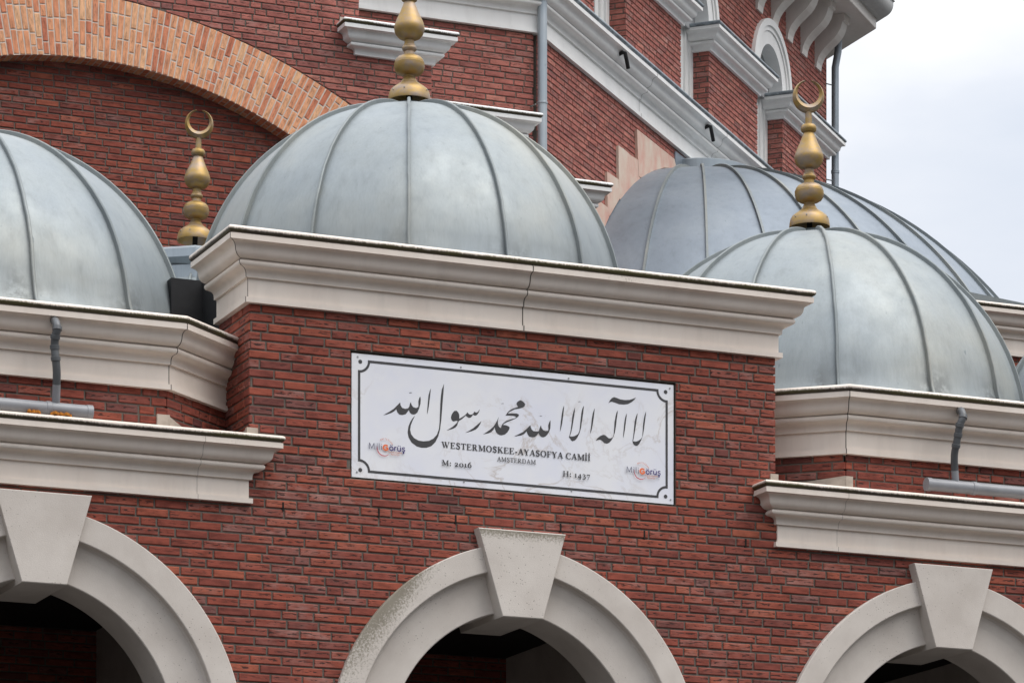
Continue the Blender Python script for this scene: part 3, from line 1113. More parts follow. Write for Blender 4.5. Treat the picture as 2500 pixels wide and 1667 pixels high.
# ------------------------------------------------------------------ the sign
sign = thing('sign_board', 'white marble patterned sign with Arabic calligraphy and the words WESTERMOSKEE-AYASOFYA CAMII', 'sign', (1.887, 0.02, 6.611))
SY = 0.016                            # the board's face sits just inside its niche
b = MB()
b.box(SIGN[0], SIGN[1], SY, SY + 0.012, SIGN[2], SIGN[3])
obj('board', b, M_BOARD, sign)
LAY = [0]
def inkp(pts, mb):                    # a filled outline on the board
    LAY[0] += 1
    y = SY - 0.0008 - LAY[0] * 0.00003
    pp = [(p[0], y, p[1]) for p in pts]
    ar = sum(pts[i][0] * pts[(i + 1) % len(pts)][1] - pts[(i + 1) % len(pts)][0] * pts[i][1] for i in range(len(pts)))
    if ar < 0:
        pp = pp[::-1]
    mb.face(pp)
def ribbon(pts, ws, mb):
    n = len(pts)
    lft, rgt = [], []
    for i in range(n):
        a, c = pts[max(i - 1, 0)], pts[min(i + 1, n - 1)]
        dx, dz = c[0] - a[0], c[1] - a[1]
        l = math.hypot(dx, dz) or 1
        nx, nz = -dz / l, dx / l
        w = ws[i] / 2 if isinstance(ws, list) else ws / 2
        lft.append((pts[i][0] + nx * w, pts[i][1] + nz * w))
        rgt.append((pts[i][0] - nx * w, pts[i][1] - nz * w))
    inkp(lft + rgt[::-1], mb)
def disc(x, z, r, mb, n=18):
    inkp([(x + r * math.cos(2 * math.pi * k / n), z + r * math.sin(2 * math.pi * k / n)) for k in range(n)], mb)
SX = 1 / 1.0
def bp(px, py):
    x, _, z = seen(px, py, SY)
    return (x, z)
def bz(ox, oz, s):
    return lambda x, y: bp(ox + x / s, oz + y / s)
fA, fB, fC, fD = bz(920, 920, 8.255), bz(1060, 950, 11.76), bz(1220, 970, 11.76), bz(1400, 950, 10.455)
CAL = [
 (fA, [(125,770),(250,700),(340,640),(400,580),(470,512),(478,570),(510,620),(570,642),(630,630),(655,590),(668,530),(685,510),(700,560),(730,605),(790,625),(835,605),(838,560),(835,490),(855,420),(875,395),(885,440),(880,530),(855,630),(820,710),(775,750),(735,757),(690,745),(660,710),(645,668),(620,700),(580,750),(510,768),(450,755),(415,715),(390,650),(350,690),(290,725),(200,755)]),
 (fA, [(1090,228),(1080,330),(1060,500),(1040,640),(1015,757),(1012,700),(1028,500),(1040,370),(1065,280)]),
 (fA, [(1352,138),(1345,280),(1330,450),(1315,650),(1300,850),(1275,1050),(1240,1190),(1180,1310),(1100,1390),(1000,1425),(900,1425),(800,1395),(700,1320),(640,1220),(620,1120),(635,1000),(670,910),(720,830),(768,780),(720,880),(685,970),(670,1060),(690,1150),(750,1230),(840,1280),(940,1295),(1050,1285),(1140,1240),(1210,1160),(1250,1050),(1265,900),(1270,750),(1278,550),(1290,380),(1310,250)]),
 (fA, [(650,310),(665,318),(680,308),(695,316),(708,308),(700,326),(682,320),(668,330),(655,325)]),
 (fB, [(480,800),(500,730),(540,660),(580,620),(640,615),(690,660),(715,720),(722,780),(718,845),(800,800),(880,745),(920,705),(955,660),(975,690),(1010,720),(1060,728),(1110,705),(1130,680),(1148,635),(1170,655),(1210,670),(1250,650),(1275,620),(1295,570),(1300,600),(1280,660),(1245,715),(1200,752),(1160,752),(1110,730),(1085,775),(1040,815),(990,818),(940,785),(905,755),(850,810),(790,860),(710,905),(685,950),(660,1040),(610,1095),(540,1130),(450,1155),(350,1185),(440,1130),(530,1075),(610,1000),(660,950),(672,918),(650,900),(600,910),(560,925),(520,905),(490,860)]),
 (fB, [(1355,908),(1320,1000),(1260,1090),(1190,1155),(1080,1200),(890,1248),(1000,1190),(1120,1115),(1220,1030),(1290,970)]),
 (fB, [(1405,1292),(1500,1230),(1600,1160),(1700,1070),(1760,980),(1810,890),(1862,775),(1840,850),(1825,920),(1830,1000),(1850,1060),(1890,1105),(1918,1110),(1925,1060),(1950,1010),(1985,965),(2081.6,900),(2211.6,855),(2321.6,825),(2361.6,805),(2321.6,775),(2231.6,757),(2046.6,753),(2091.6,685),(2141.6,625),(2231.6,565),(2331.6,530),(2411.6,503),(2371.6,455),(2359.6,415),(2381.6,365),(2441.6,325),(2486.6,315),(2541.6,345),(2591.6,395),(2611.6,425),(2596.6,485),(2541.6,525),(2461.6,550),(2311.6,575),(2181.6,635),(2111.6,695),(2231.6,690),(2361.6,693),(2416.6,715),(2436.6,745),(2411.6,785),(2341.6,835),(2231.6,885),(2081.6,945),(1991.6,995),(1976.6,1020),(2051.6,1030),(2121.6,1055),(2166.6,1090),(2151.6,1155),(2101.6,1235),(2031.6,1295),(1941.6,1320),(1881.6,1312),(1820,1280),(1770,1220),(1745,1140),(1738,1085),(1700,1160),(1640,1225),(1550,1262)]),
 (fB, [(1915,400),(1935,412),(1955,398),(1975,408),(1998,395),(1985,420),(1958,412),(1938,425)]),
 (fC, [(410,1115),(550,1050),(680,980),(780,890),(878,790),(890,850),(920,920),(970,965),(1050,975),(1125,965),(1140,890),(1165,830),(1185,795),(1200,870),(1240,930),(1310,962),(1390,955),(1397,900),(1390,800),(1420,710),(1455,648),(1460,750),(1452,880),(1420,980),(1370,1060),(1310,1120),(1240,1145),(1180,1125),(1140,1075),(1112,1020),(1060,1090),(1000,1135),(920,1140),(850,1120),(800,1060),(770,970),(710,1040),(620,1085),(500,1105)]),
 (fC, [(1135,518),(1155,532),(1175,515),(1195,528),(1217,512),(1205,540),(1178,530),(1158,545)]),
 (fC, [(1843,228),(1845,300),(1825,500),(1795,730),(1765,870),(1733,985),(1735,880),(1755,680),(1780,480),(1805,340)]),
 (fC, [(2160,278),(2110,420),(2080,560),(2060,750),(2035,950),(2005,1080),(1985,1140),(2020,1180),(2050,1230),(2090,1255),(2150,1235),(2195,1195),(2229,1148),(2285,1036),(2330,889),(2364,664),(2397,440),(2414,260),(2411,237),(2369,327),(2347,428),(2330,552),(2308,777),(2291,945),(2251,1035),(2230,1060),(2160,1100),(2080,1120),(2010,1115),(2050,1000),(2090,820),(2125,600),(2155,400)]),
 (fC, [(2245,112),(2265,126),(2283,108),(2300,120),(2320,108),(2308,134),(2286,124),(2268,138)]),
 (fD, [(538,482),(540,520),(520,700),(495,880),(465,1030),(432,1128),(430,1080),(450,930),(470,730),(495,600)]),
 (fD, [(568,1312),(610,1250),(680,1190),(760,1160),(810,1170),(850,1210),(900,1250),(950,1252),(1000,1225),(1025,1160),(1035,1000),(1050,820),(1075,680),(1100,590),(1128,535),(1125,620),(1105,760),(1080,960),(1055,1110),(1015,1215),(970,1300),(910,1365),(850,1385),(790,1370),(740,1325),(700,1290),(640,1285)]),
 (fD, [(890,360),(930,280),(980,225),(1035,200),(1100,220),(1200,260),(1310,275),(1430,270),(1520,245),(1595,210),(1550,270),(1480,330),(1390,375),(1280,390),(1170,380),(1060,340),(980,315),(930,325)]),
 (fD, [(1358,612),(1357,680),(1335,850),(1310,1050),(1270,1250),(1268,1180),(1285,980),(1300,820),(1325,700)]),
 (fD, [(1632,605),(1632,650),(1610,800),(1580,1000),(1550,1170),(1520,1325),(1590,1335),(1660,1310),(1720,1265),(1755,1210),(1765,1100),(1775,900),(1795,750),(1820,640),(1848,562),(1848,640),(1825,820),(1800,1020),(1770,1180),(1730,1290),(1680,1390),(1630,1435),(1590,1445),(1545,1415),(1515,1370),(1505,1320),(1525,1200),(1545,1000),(1560,830),(1585,720)]),
]
b = MB()
for fn, pts in CAL:
    inkp([fn(*p) for p in pts], b)
obj('arabic_calligraphy', b, M_INK, sign)
# frame line with hollow corners
b = MB()
fx0, fz0 = SIGN[0] + 0.052, SIGN[2] + 0.044
fx1, fz1 = SIGN[1] - 0.052, SIGN[3] - 0.046
rc = 0.070
path = []
for cx, cz, a0 in ((fx0, fz0, 90), (fx1, fz0, 180), (fx1, fz1, 270), (fx0, fz1, 360)):
    for k in range(9):
        a = R(a0 - 90 * k / 8) if False else R(a0 + (-90) * (k / 8))
        path.append((cx + rc * math.cos(a), cz + rc * math.sin(a)))
w_ = 0.0165
def off_poly(p, d):
    r = []
    n = len(p)
    for i in range(n):
        a, c = p[i - 1], p[(i + 1) % n]
        dx, dz = c[0] - a[0], c[1] - a[1]
        l = math.hypot(dx, dz)
        r.append((p[i][0] - dz / l * d, p[i][1] + dx / l * d))
    return r
seq = []
for cx, cz, s in ((fx0, fz0, 0), (fx1, fz0, 1), (fx1, fz1, 2), (fx0, fz1, 3)):
    st = {0: 90, 1: 180, 2: 270, 3: 0}[s]
    arcp = [(cx + rc * math.cos(R(st - 90 * k / 8)), cz + rc * math.sin(R(st - 90 * k / 8))) for k in range(9)]
    seq.append(arcp)
# straight sides
sides = [((fx0 + rc - w_ / 2, fz0), (fx1 - rc + w_ / 2, fz0)), ((fx1, fz0 + rc - w_ / 2), (fx1, fz1 - rc + w_ / 2)), ((fx1 - rc + w_ / 2, fz1), (fx0 + rc - w_ / 2, fz1)), ((fx0, fz1 - rc + w_ / 2), (fx0, fz0 + rc - w_ / 2))]
for p, q in sides:
    ribbon([p, q], w_, b)
for arcp in seq:
    ribbon(arcp, w_ * 0.95, b)
obj('frame_line', b, M_INK, sign)
for cx, cz in ((fx0 + 0.008, fz0 + 0.006), (fx1 - 0.008, fz0 + 0.006), (fx1 - 0.008, fz1 - 0.006), (fx0 + 0.008, fz1 - 0.006)):
    b = MB()
    disc(cx, cz, 0.0135, b)
    obj('corner_dot', b, M_INK, sign)
for px, py in ((873, 871), (1125, 896.5), (1388, 923.5), (1635, 948), (871, 1152), (1132.5, 1175.5), (1395, 1198), (1637, 1219.5)):
    x, z = bp(px, py)
    b = MB()
    b.tube([(x, SY, z), (x, SY - 0.004, z)], 0.006, 10)
    obj('screw', b, M_SCREW, sign)
# ---- serif lettering drawn stroke by stroke; unit = cap height
TK, TN = 'T', 't'
def ell(cx, cz, rx, rz, a0, a1, n=20):
    return [(cx + rx * math.cos(R(a0 + (a1 - a0) * i / n)), cz + rz * math.sin(R(a0 + (a1 - a0) * i / n))) for i in range(n + 1)]
def foot(x, w=0.15, z=0.0):
    return (TN, [(x - w, z), (x + w, z)])
GL = {
 'W': (1.24, [(TK, [(.15, 1), (.40, .02)]), (TN, [(.40, .02), (.62, .86)]), (TK, [(.55, 1), (.82, .02)]), (TN, [(.82, .02), (1.07, 1)]), foot(.15, .16, .985), foot(.56, .14, .985), foot(1.07, .13, .985)]),
 'E': (.77, [(TK, [(.18, 0), (.18, 1)]), (TN, [(.02, .97), (.67, .97)]), (TN, [(.02, .03), (.70, .03)]), (TN, [(.18, .52), (.50, .52)]), (TN, [(.66, 1), (.66, .76)]), (TN, [(.69, 0), (.69, .26)]), (TN, [(.50, .40), (.50, .64)])]),
 'S': (.68, [('v', [(.54, .76), (.51, .88), (.43, .96), (.31, .98), (.19, .93), (.13, .82), (.16, .68), (.28, .57), (.42, .47), (.53, .36), (.55, .21), (.48, .08), (.33, .02), (.20, .05), (.12, .13), (.08, .26)]), (TN, [(.56, 1), (.55, .72)]), (TN, [(.07, 0), (.08, .28)])]),
 'T': (.79, [(TK, [(.39, 0), (.39, 1)]), (TN, [(.03, .97), (.75, .97)]), (TN, [(.05, 1), (.05, .74)]), (TN, [(.73, 1), (.73, .74)]), foot(.39, .19, .03)]),
 'R': (.86, [(TK, [(.18, 0), (.18, 1)]), (TN, [(.02, .97), (.40, .97)]), ('v', [(.38, .97), (.50, .93), (.57, .84), (.57, .68), (.50, .57), (.38, .51), (.2, .50)]), (TK, [(.40, .50), (.66, .02)]), foot(.18, .17, .03), foot(.74, .11, .03)]),
 'M': (1.10, [(TN, [(.17, 0), (.17, .97)]), (TK, [(.19, 1), (.53, .10)]), (TN, [(.53, .06), (.86, 1)]), (TK, [(.91, 0), (.91, 1)]), foot(.17, .15, .03), foot(.91, .17, .03), foot(.12, .12, .97), foot(.97, .11, .97)]),
 'O': (.92, [('v', ell(.45, .5, .35, .485, 90, 450, 28))]),
 'K': (.88, [(TK, [(.18, 0), (.18, 1)]), (TN, [(.22, .44), (.64, .97)]), (TK, [(.36, .60), (.70, .02)]), foot(.18, .17, .03), foot(.18, .17, .97), foot(.66, .13, .97), foot(.74, .13, .03)]),
 '-': (.42, [('h', [(.05, .36), (.36, .36)])]),
 'A': (.84, [(TN, [(.12, .02), (.40, .97)]), (TK, [(.42, 1), (.70, .02)]), (TN, [(.22, .34), (.60, .34)]), foot(.11, .13, .03), foot(.70, .15, .03)]),
 'Y': (.80, [(TK, [(.13, .98), (.41, .46)]), (TN, [(.41, .46), (.66, .97)]), (TK, [(.41, .5), (.41, 0)]), foot(.13, .14, .97), foot(.67, .12, .97), foot(.41, .18, .03)]),
 'F': (.70, [(TK, [(.18, 0), (.18, 1)]), (TN, [(.02, .97), (.64, .97)]), (TN, [(.18, .50), (.48, .50)]), (TN, [(.63, 1), (.63, .74)]), (TN, [(.48, .38), (.48, .62)]), foot(.18, .18, .03)]),
 'C': (.80, [('v', ell(.46, .5, .36, .485, 42, 318, 22)), (TN, [(.72, 1), (.71, .70)])]),
 'I': (.40, [(TK, [(.18, 0), (.18, 1)]), foot(.18, .17, .03), foot(.18, .17, .97)]),
 'i': (.40, [(TK, [(.18, 0), (.18, 1)]), foot(.18, .17, .03), foot(.18, .17, .97), ('d', [(.18, 1.19)])]),
 'D': (.92, [(TK, [(.18, 0), (.18, 1)]), (TN, [(.02, .97), (.42, .97)]), (TN, [(.02, .03), (.42, .03)]), ('v', [(.40, .97), (.58, .92), (.71, .79), (.76, .5), (.71, .21), (.58, .08), (.40, .03)])]),
 'H': (1.0, [(TK, [(.18, 0), (.18, 1)]), (TK, [(.78, 0), (.78, 1)]), (TN, [(.18, .51), (.78, .51)]), foot(.18, .17, .03), foot(.18, .17, .97), foot(.78, .17, .03), foot(.78, .17, .97)]),
 ':': (.38, [('d', [(.15, .11)]), ('d', [(.15, .56)])]),
 ' ': (.30, []),
 '2': (.66, [('v', [(.10, .50), (.15, .62), (.28, .69), (.43, .64), (.48, .52), (.42, .38), (.26, .20), (.10, .06)]), ('h', [(.08, .06), (.56, .06)])]),
 '0': (.72, [('v', ell(.34, .34, .25, .325, 90, 450, 24))]),
 '1': (.46, [(TK, [(.22, 0), (.22, .69)]), foot(.22, .17, .03), (TN, [(.06, .60), (.22, .66)])]),
 '6': (.68, [('v', ell(.33, .31, .22, .30, 90, 450, 22)), ('v', [(.52, .99), (.34, .88), (.19, .68), (.12, .42), (.12, .28)])]),
 '4': (.68, [(TK, [(.44, -.28), (.44, .68)]), (TN, [(.44, .68), (.06, .08)]), ('h', [(.04, .05), (.62, .05)])]),
 '3': (.64, [('v', [(.10, .56), (.20, .67), (.36, .67), (.46, .56), (.42, .42), (.28, .34), (.44, .28), (.51, .10), (.46, -.10), (.32, -.24), (.16, -.26), (.06, -.18)])]),
 '7': (.62, [('h', [(.06, .62), (.56, .62)]), (TN, [(.54, .60), (.20, -.28)]), (TN, [(.07, .66), (.07, .44)])]),
}
def serif(text, x0, z0, width, cap, mb, thick=0.235, thin=0.09, track=0.06):
    adv = sum(GL[ch][0] + track for ch in text)
    kx = width / (adv * cap)
    x = x0
    for ch in text:
        a, strokes = GL[ch]
        for kind, pts in strokes:
            P_ = [(x + p[0] * cap * kx, z0 + p[1] * cap) for p in pts]
            if kind == 'd':
                disc(P_[0][0], P_[0][1], cap * thick * 0.56, mb, 12)
                continue
            if kind == 'T':
                w = thick * cap
            elif kind == 't':
                w = thin * cap
            elif kind == 'h':
                w = (thin + thick) * 0.55 * cap
            else:
                w = []
                for i in range(len(P_)):
                    p, q = P_[max(i - 1, 0)], P_[min(i + 1, len(P_) - 1)]
                    if P_[0] == P_[-1] and i in (0, len(P_) - 1):
                        p, q = P_[-2], P_[1]
                    l = math.hypot(q[0] - p[0], q[1] - p[1]) or 1
                    dy = abs(q[1] - p[1]) / l
                    if ch in 'S':
                        dd = (q[0] - p[0]) / l * -1 + abs(q[1] - p[1]) / l * 0
                        mid_ = 1 - abs(i - (len(P_) - 1) / 2) / ((len(P_) - 1) / 2)
                        w.append((thin + (thick - thin) * (0.25 + 0.85 * mid_)) * cap)
                    else:
                        w.append((thin + (thick * 1.02 - thin) * dy ** 1.4) * cap)
            ribbon(P_, w, mb)
        x += (a + track) * cap * kx
fE = bz(1060, 1060, 5.88)
b = MB()
p0, p1 = fE(105, 192), fE(2238, 381)
capm = fE(105, 104)[1] - p0[1]
serif('WESTERMOSKEE-AYASOFYA CAMii', p0[0], p0[1] + 0.001, p1[0] - p0[0] + 0.004, capm * 0.97, b)
obj('mosque_name', b, M_INK, sign)
b = MB()
q0, q1 = fE(900, 385), fE(1458, 431)
serif('AMSTERDAM', q0[0], q0[1], q1[0] - q0[0], fE(900, 321)[1] - q0[1], b, 0.17, 0.085)
obj('city_name', b, M_INK, sign)
b = MB()
q0, q1 = fE(105, 446), fE(540, 480)
serif('M: 2016', q0[0], q0[1], q1[0] - q0[0], fE(105, 368)[1] - q0[1], b)
obj('year_line', b, M_INK, sign)
b = MB()
q0, q1 = fE(1842, 603), fE(2240, 634)
serif('H: 1437', q0[0], q0[1], q1[0] - q0[0], fE(1842, 525)[1] - q0[1], b)
obj('year_line', b, M_INK, sign)
# ---- emblem, twice: thin Milli, orange G, navy orus with marks, arc words
SANS = {
 'M': (.92, [[(.10, 0), (.13, 1)], [(.13, 1), (.45, .12)], [(.45, .12), (.77, 1)], [(.77, 1), (.80, 0)]]),
 'i': (.26, [[(.13, 0), (.13, .70)], [(.13, .86), (.13, .98)]]),
 'l': (.26, [[(.13, 0), (.13, 1.05)]]),
 'G': (.92, [ell(.46, .42, .34, .40, 40, 335, 22), [(.46, .40), (.80, .40)], [(.74, .40), (.74, .10)]]),
 'o': (.66, [ell(.32, .34, .24, .31, 0, 360, 20), [(.20, .82), (.20, .95)], [(.44, .82), (.44, .95)]]),
 'r': (.44, [[(.12, 0), (.12, .70)], [(.12, .44), (.22, .62), (.38, .67)]]),
 'u': (.66, [[(.10, .70), (.10, .24), (.18, .06), (.32, .04), (.48, .16)], [(.52, .70), (.52, 0)], [(.20, .82), (.20, .95)], [(.44, .82), (.44, .95)]]),
 's': (.54, [[(.46, .60), (.34, .67), (.18, .65), (.10, .54), (.16, .42), (.34, .34), (.46, .24), (.42, .08), (.28, .02), (.08, .07)], [(.27, .0), (.24, -.12)], [(.24, -.12), (.34, -.18), (.30, -.28), (.16, -.28)]]),
}
CAPS = {
 'A': [[(.0, 0), (.3, 1)], [(.3, 1), (.6, 0)], [(.12, .36), (.48, .36)]], 'M': [[(0, 0), (.06, 1)], [(.06, 1), (.35, .2)], [(.35, .2), (.64, 1)], [(.64, 1), (.7, 0)]],
 'S': [[(.5, .85), (.3, 1), (.1, .85), (.12, .62), (.45, .42), (.5, .15), (.28, 0), (.05, .14)]], 'T': [[(.3, 0), (.3, 1)], [(.0, 1), (.6, 1)]],
 'E': [[(.08, 0), (.08, 1)], [(.08, 1), (.5, 1)], [(.08, .5), (.45, .5)], [(.08, 0), (.5, 0)]], 'R': [[(.08, 0), (.08, 1)], [(.08, 1), (.45, .95), (.48, .62), (.08, .5)], [(.28, .5), (.55, 0)]],
 'D': [[(.08, 0), (.08, 1)], [(.08, 1), (.42, .9), (.55, .5), (.42, .1), (.08, 0)]],
}
LOW = {
 'W': (1.0, [[(.0, 1), (.22, 0)], [(.22, 0), (.44, .9)], [(.44, .9), (.66, 0)], [(.66, 0), (.88, 1)]]), 'A': (.7, [[(.0, 0), (.3, 1)], [(.3, 1), (.6, 0)], [(.12, .36), (.48, .36)]]),
 'e': (.58, [[(.06, .36), (.48, .36), (.44, .62), (.26, .70), (.08, .56), (.06, .3), (.16, .05), (.36, .02), (.48, .10)]]), 's': (.5, [[(.42, .60), (.22, .68), (.08, .54), (.36, .32), (.40, .10), (.2, .02), (.05, .08)]]),
 't': (.4, [[(.16, .95), (.16, .15), (.32, .03)], [(.02, .68), (.34, .68)]]), 'r': (.42, [[(.08, 0), (.08, .7)], [(.08, .42), (.2, .62), (.36, .67)]]), 'm': (.9, [[(.08, 0), (.08, .7)], [(.08, .5), (.25, .68), (.4, .5), (.4, 0)], [(.4, .5), (.58, .68), (.74, .5), (.74, 0)]]),
 'o': (.6, [ell(.28, .35, .22, .32, 0, 360, 12)]), 'k': (.54, [[(.08, 0), (.08, 1)], [(.08, .3), (.42, .7)], [(.2, .42), (.46, 0)]]), 'a': (.58, [ell(.27, .33, .20, .30, 0, 360, 12), [(.48, .7), (.48, 0)]]),
 'y': (.54, [[(.02, .7), (.24, .05)], [(.46, .7), (.18, -.25), (.05, -.25)]]), 'f': (.36, [[(.34, 1), (.18, .92), (.14, 0)], [(.02, .66), (.30, .66)]]),
}
def emblem(x0, z0, h, k):
    # x0, z0: foot of the M; h: cap height
    parts = (('Milli', M_THIN, 0.10), ('G', M_ORPR, 0.27), ('orus', M_NAVY, 0.17))
    x = x0
    xs = {}
    for word, m, w in parts:
        mb = MB()
        for ch in word:
            a, st = SANS[ch]
            for s in st:
                ribbon([(x + p[0] * h * k, z0 + p[1] * h) for p in s], w * h, mb)
            xs[ch] = x
            x += a * h * k
        obj('emblem_word', mb, m, sign)
    tot = x - x0
    # red swoosh: from the second letter down and round
    mb = MB()
    cx, cz, rr = x0 + tot * 0.42, z0 + h * 0.28, h * 1.22
    pts = [(cx + rr * math.cos(R(a)), cz + rr * math.sin(R(a))) for a in range(168, 318, 8)]
    ribbon(pts, [h * (0.05 + 0.11 * math.sin(math.pi * i / (len(pts) - 1))) for i in range(len(pts))], mb)
    obj('emblem_swoosh', mb, M_REDPR, sign)
    mb = MB()
    cz2, r2 = z0 + h * 0.30, h * 1.38
    for i, ch in enumerate('AMSTERDAM'):
        a = R(118 - 84 * i / 8)
        c0 = (cx + h * .10 + r2 * math.cos(a), cz2 + r2 * math.sin(a))
        ta = a - math.pi / 2
        ca, sa = math.cos(ta), math.sin(ta)
        hh = h * 0.26
        for s in CAPS[ch]:
            ribbon([(c0[0] + ((p[0] - .3) * ca - p[1] * sa) * hh, c0[1] + ((p[0] - .3) * sa + p[1] * ca) * hh) for p in s], 0.19 * hh, mb)
    for word, xx, zz_, hh in (('Westermoskee', x0 + tot * 0.53, z0 - h * 0.36, h * 0.25), ('Ayasofya', x0 + tot * 0.60, z0 - h * 0.70, h * 0.25)):
        q = xx
        for ch in word:
            a, st = LOW[ch]
            for s in st:
                ribbon([(q + p[0] * hh * k, zz_ + p[1] * hh) for p in s], 0.19 * hh, mb)
            q += (a + .06) * hh * k
    obj('emblem_small_print', mb, M_SALMON, sign)
fF = bz(860, 860, 2.94)
e0, e1 = fF(114, 692), fF(378, 716)
adv = sum(SANS[c][0] for c in 'MilliGorus')
hc = fF(114, 648)[1] - e0[1]
emblem(e0[0], e0[1], hc, (e1[0] - e0[0]) / (adv * hc))
e0, e1 = fF(1962, 862), fF(2210, 884)
emblem(e0[0], e0[1], hc, (e1[0] - e0[0]) / (adv * hc))

# ------------------------------------------------------------------ plastic drain pipes on the ledges
def drain(kind, label):
    d = thing('drain_pipe', label, 'drain pipe', (kind[0][0], -0.12, 6.85), 'grey drain pipes on the cornice ledges')
    (xa, xb, zc), pts, cap_at, rings = kind[0], kind[1], kind[2], kind[3]
    m = MB()
    m.tube([(xa, -0.115, zc), (xb, -0.115, zc)], 0.0425, 20)
    h = obj('ledge_pipe', m, M_PVC, d)
    m = MB()
    e = cap_at
    s = 0.03 if e == xb else -0.03
    m.tube([(e - s, -0.115, zc), (e + s * 0.25, -0.115, zc)], 0.046, 20)
    obj('end_cap', m, M_PVC, h)
    for x in rings:
        m = MB()
        m.tube([(x - 0.018, -0.115, zc), (x - 0.014, -0.115, zc), (x + 0.014, -0.115, zc), (x + 0.018, -0.115, zc)], [0.0435, 0.047, 0.047, 0.0435], 20)
        obj('pipe_collar', m, M_PVC, h)
    P_ = [Vector(p) for p in pts]
    # smooth the bends
    fine = []
    for i in range(len(P_) - 1):
        a, b2 = P_[i], P_[i + 1]
        p0, p3 = P_[max(i - 1, 0)], P_[min(i + 2, len(P_) - 1)]
        for q in range(5):
            t = q / 5
            fine.append(0.5 * ((2 * a) + (b2 - p0) * t + (2 * p0 - 5 * a + 4 * b2 - p3) * t * t + (3 * a - p0 - 3 * b2 + p3) * t ** 3))
    fine.append(P_[-1])
    cutz = P_[-2].z
    m = MB()
    m.tube([p for p in fine if p.z >= cutz - 0.001], 0.026, 16)
    o = obj('swan_neck', m, M_PVC_D, d)
    m = MB()
    m.tube([P_[-2], P_[-1]], 0.0258, 16)
    obj('stub_pipe', m, M_PVC, d)
    for k, (f, c_) in enumerate(((2, 0), (3, 0), (4, 0), (5, 1))):
        if f >= len(P_) - 1:
            continue
        a = P_[f]
        t = (P_[f + 1] - P_[f - 1]).normalized()
        m = MB()
        m.tube([a - t * 0.014, a - t * 0.012, a + t * 0.012, a + t * 0.014], [0.0265, 0.031, 0.031, 0.0265], 16)
        obj('sleeve', m, M_PVC_D, o)
    return d
def pp(px, py, e):
    return seen(px, py, -e)
ptsL = [pp(131, 783, 0.10), pp(136, 786, 0.20), pp(139.5, 802, 0.24), pp(135, 822, 0.22), pp(133.5, 848, 0.20), pp(136, 876, 0.20), pp(138.5, 908, 0.185), pp(138, 938, 0.16), pp(136.5, 985, 0.115)]
ptsR = [pp(2341, 1004, 0.10), pp(2347, 1003, 0.20), pp(2351, 1018, 0.24), pp(2343, 1038, 0.23), pp(2339, 1062, 0.21), pp(2334, 1088, 0.19), pp(2330, 1112, 0.16), pp(2331, 1148, 0.13), pp(2333, 1178, 0.115)]
xl = pp(222, 1007, 0.115)
xr = pp(2263, 1195, 0.115)
drain(((-3.4, xl[0], pp(111, 996.5, 0.115)[2]), ptsL, xl[0], (pp(118, 1000, 0.115)[0],)), 'grey plastic drain pipe lying on the left ledge, its swan neck leaving the left drum')
drain(((xr[0], 7.3, pp(2380, 1192, 0.115)[2]), ptsR, xr[0], (pp(2377, 1200, 0.115)[0],)), 'grey plastic drain pipe lying on the right ledge, its swan neck leaving the right drum')
ms = MB()
rng = random.Random(9)
for x0, x1 in ((pp(64, 1000, .15)[0], pp(96, 1000, .15)[0]), (pp(122, 1000, .15)[0], pp(174, 1000, .15)[0])):
    for k in range(26):
        x = rng.uniform(x0, x1)
        r = rng.uniform(0.006, 0.013)
        zb = 6.812 - (x + 1.4) * 0.0
        ms.lathe([(r, -0.014), (r * 0.8, r * 0.3), (r * 0.35, r * 0.5), (0.0006, r * 0.55)], 7, (x, -rng.uniform(0.14, 0.19), zb), True)
lm = obj('lichen', ms, M_MOSS)
tag(lm, 'orange lichen tufts under the left drain pipe', 'lichen')
lm['kind'] = 'stuff'

# ------------------------------------------------------------------ main building
main = thing('main_building', 'tall red brick prayer hall with an orange brick arch and white cornices behind the domes', 'building', (6, 12, 0))
YA, YT, YR = 9.6, 9.79, 11.3
CO, RO = (1.539, 7.189), 5.704        # outer curve of the orange arch
CI, RI = (1.768, 8.025), 4.273        # inner curve
bA, mA = MB(), MB()
def stair(z, iv):
    lim = 4.395 if z > 12.93 else 5.125 if z > 12.27 else 5.985 if z > 11.69 else 6.72
    iv = cut(iv, lim, 99)
    d = RO * RO - (z - CO[1]) ** 2
    e = RI * RI - (z - CI[1]) ** 2
    if d > 0:
        h = math.sqrt(d) - 0.16
        iv = cut(iv, CO[0] - h, CO[0] + h)
    return iv
brick_wall(bA, mA, lambda u, z, o: (u, YA - o, z), -2.5, 6.8, 8.4, 13.98, stair, clips=((CO[0], CO[1], RO + 0.012, 1),), depth=1.6, seed=51)
obj('arch_wall_brick', bA, M_BRICK_UP, main)
mA.box(-2.5, 6.72, YA + 0.3, YR, 0, 8.4)
bT, mT = MB(), MB()
brick_wall(bT, mT, lambda u, z, o: (u, YT - o, z), 0.9, 5.9, 9.0, 12.42, None, depth=0.2, seed=52)
obj('recessed_brick', bT, M_BRICK, main)
obj('recessed_core', mT, M_MORTAR, main)
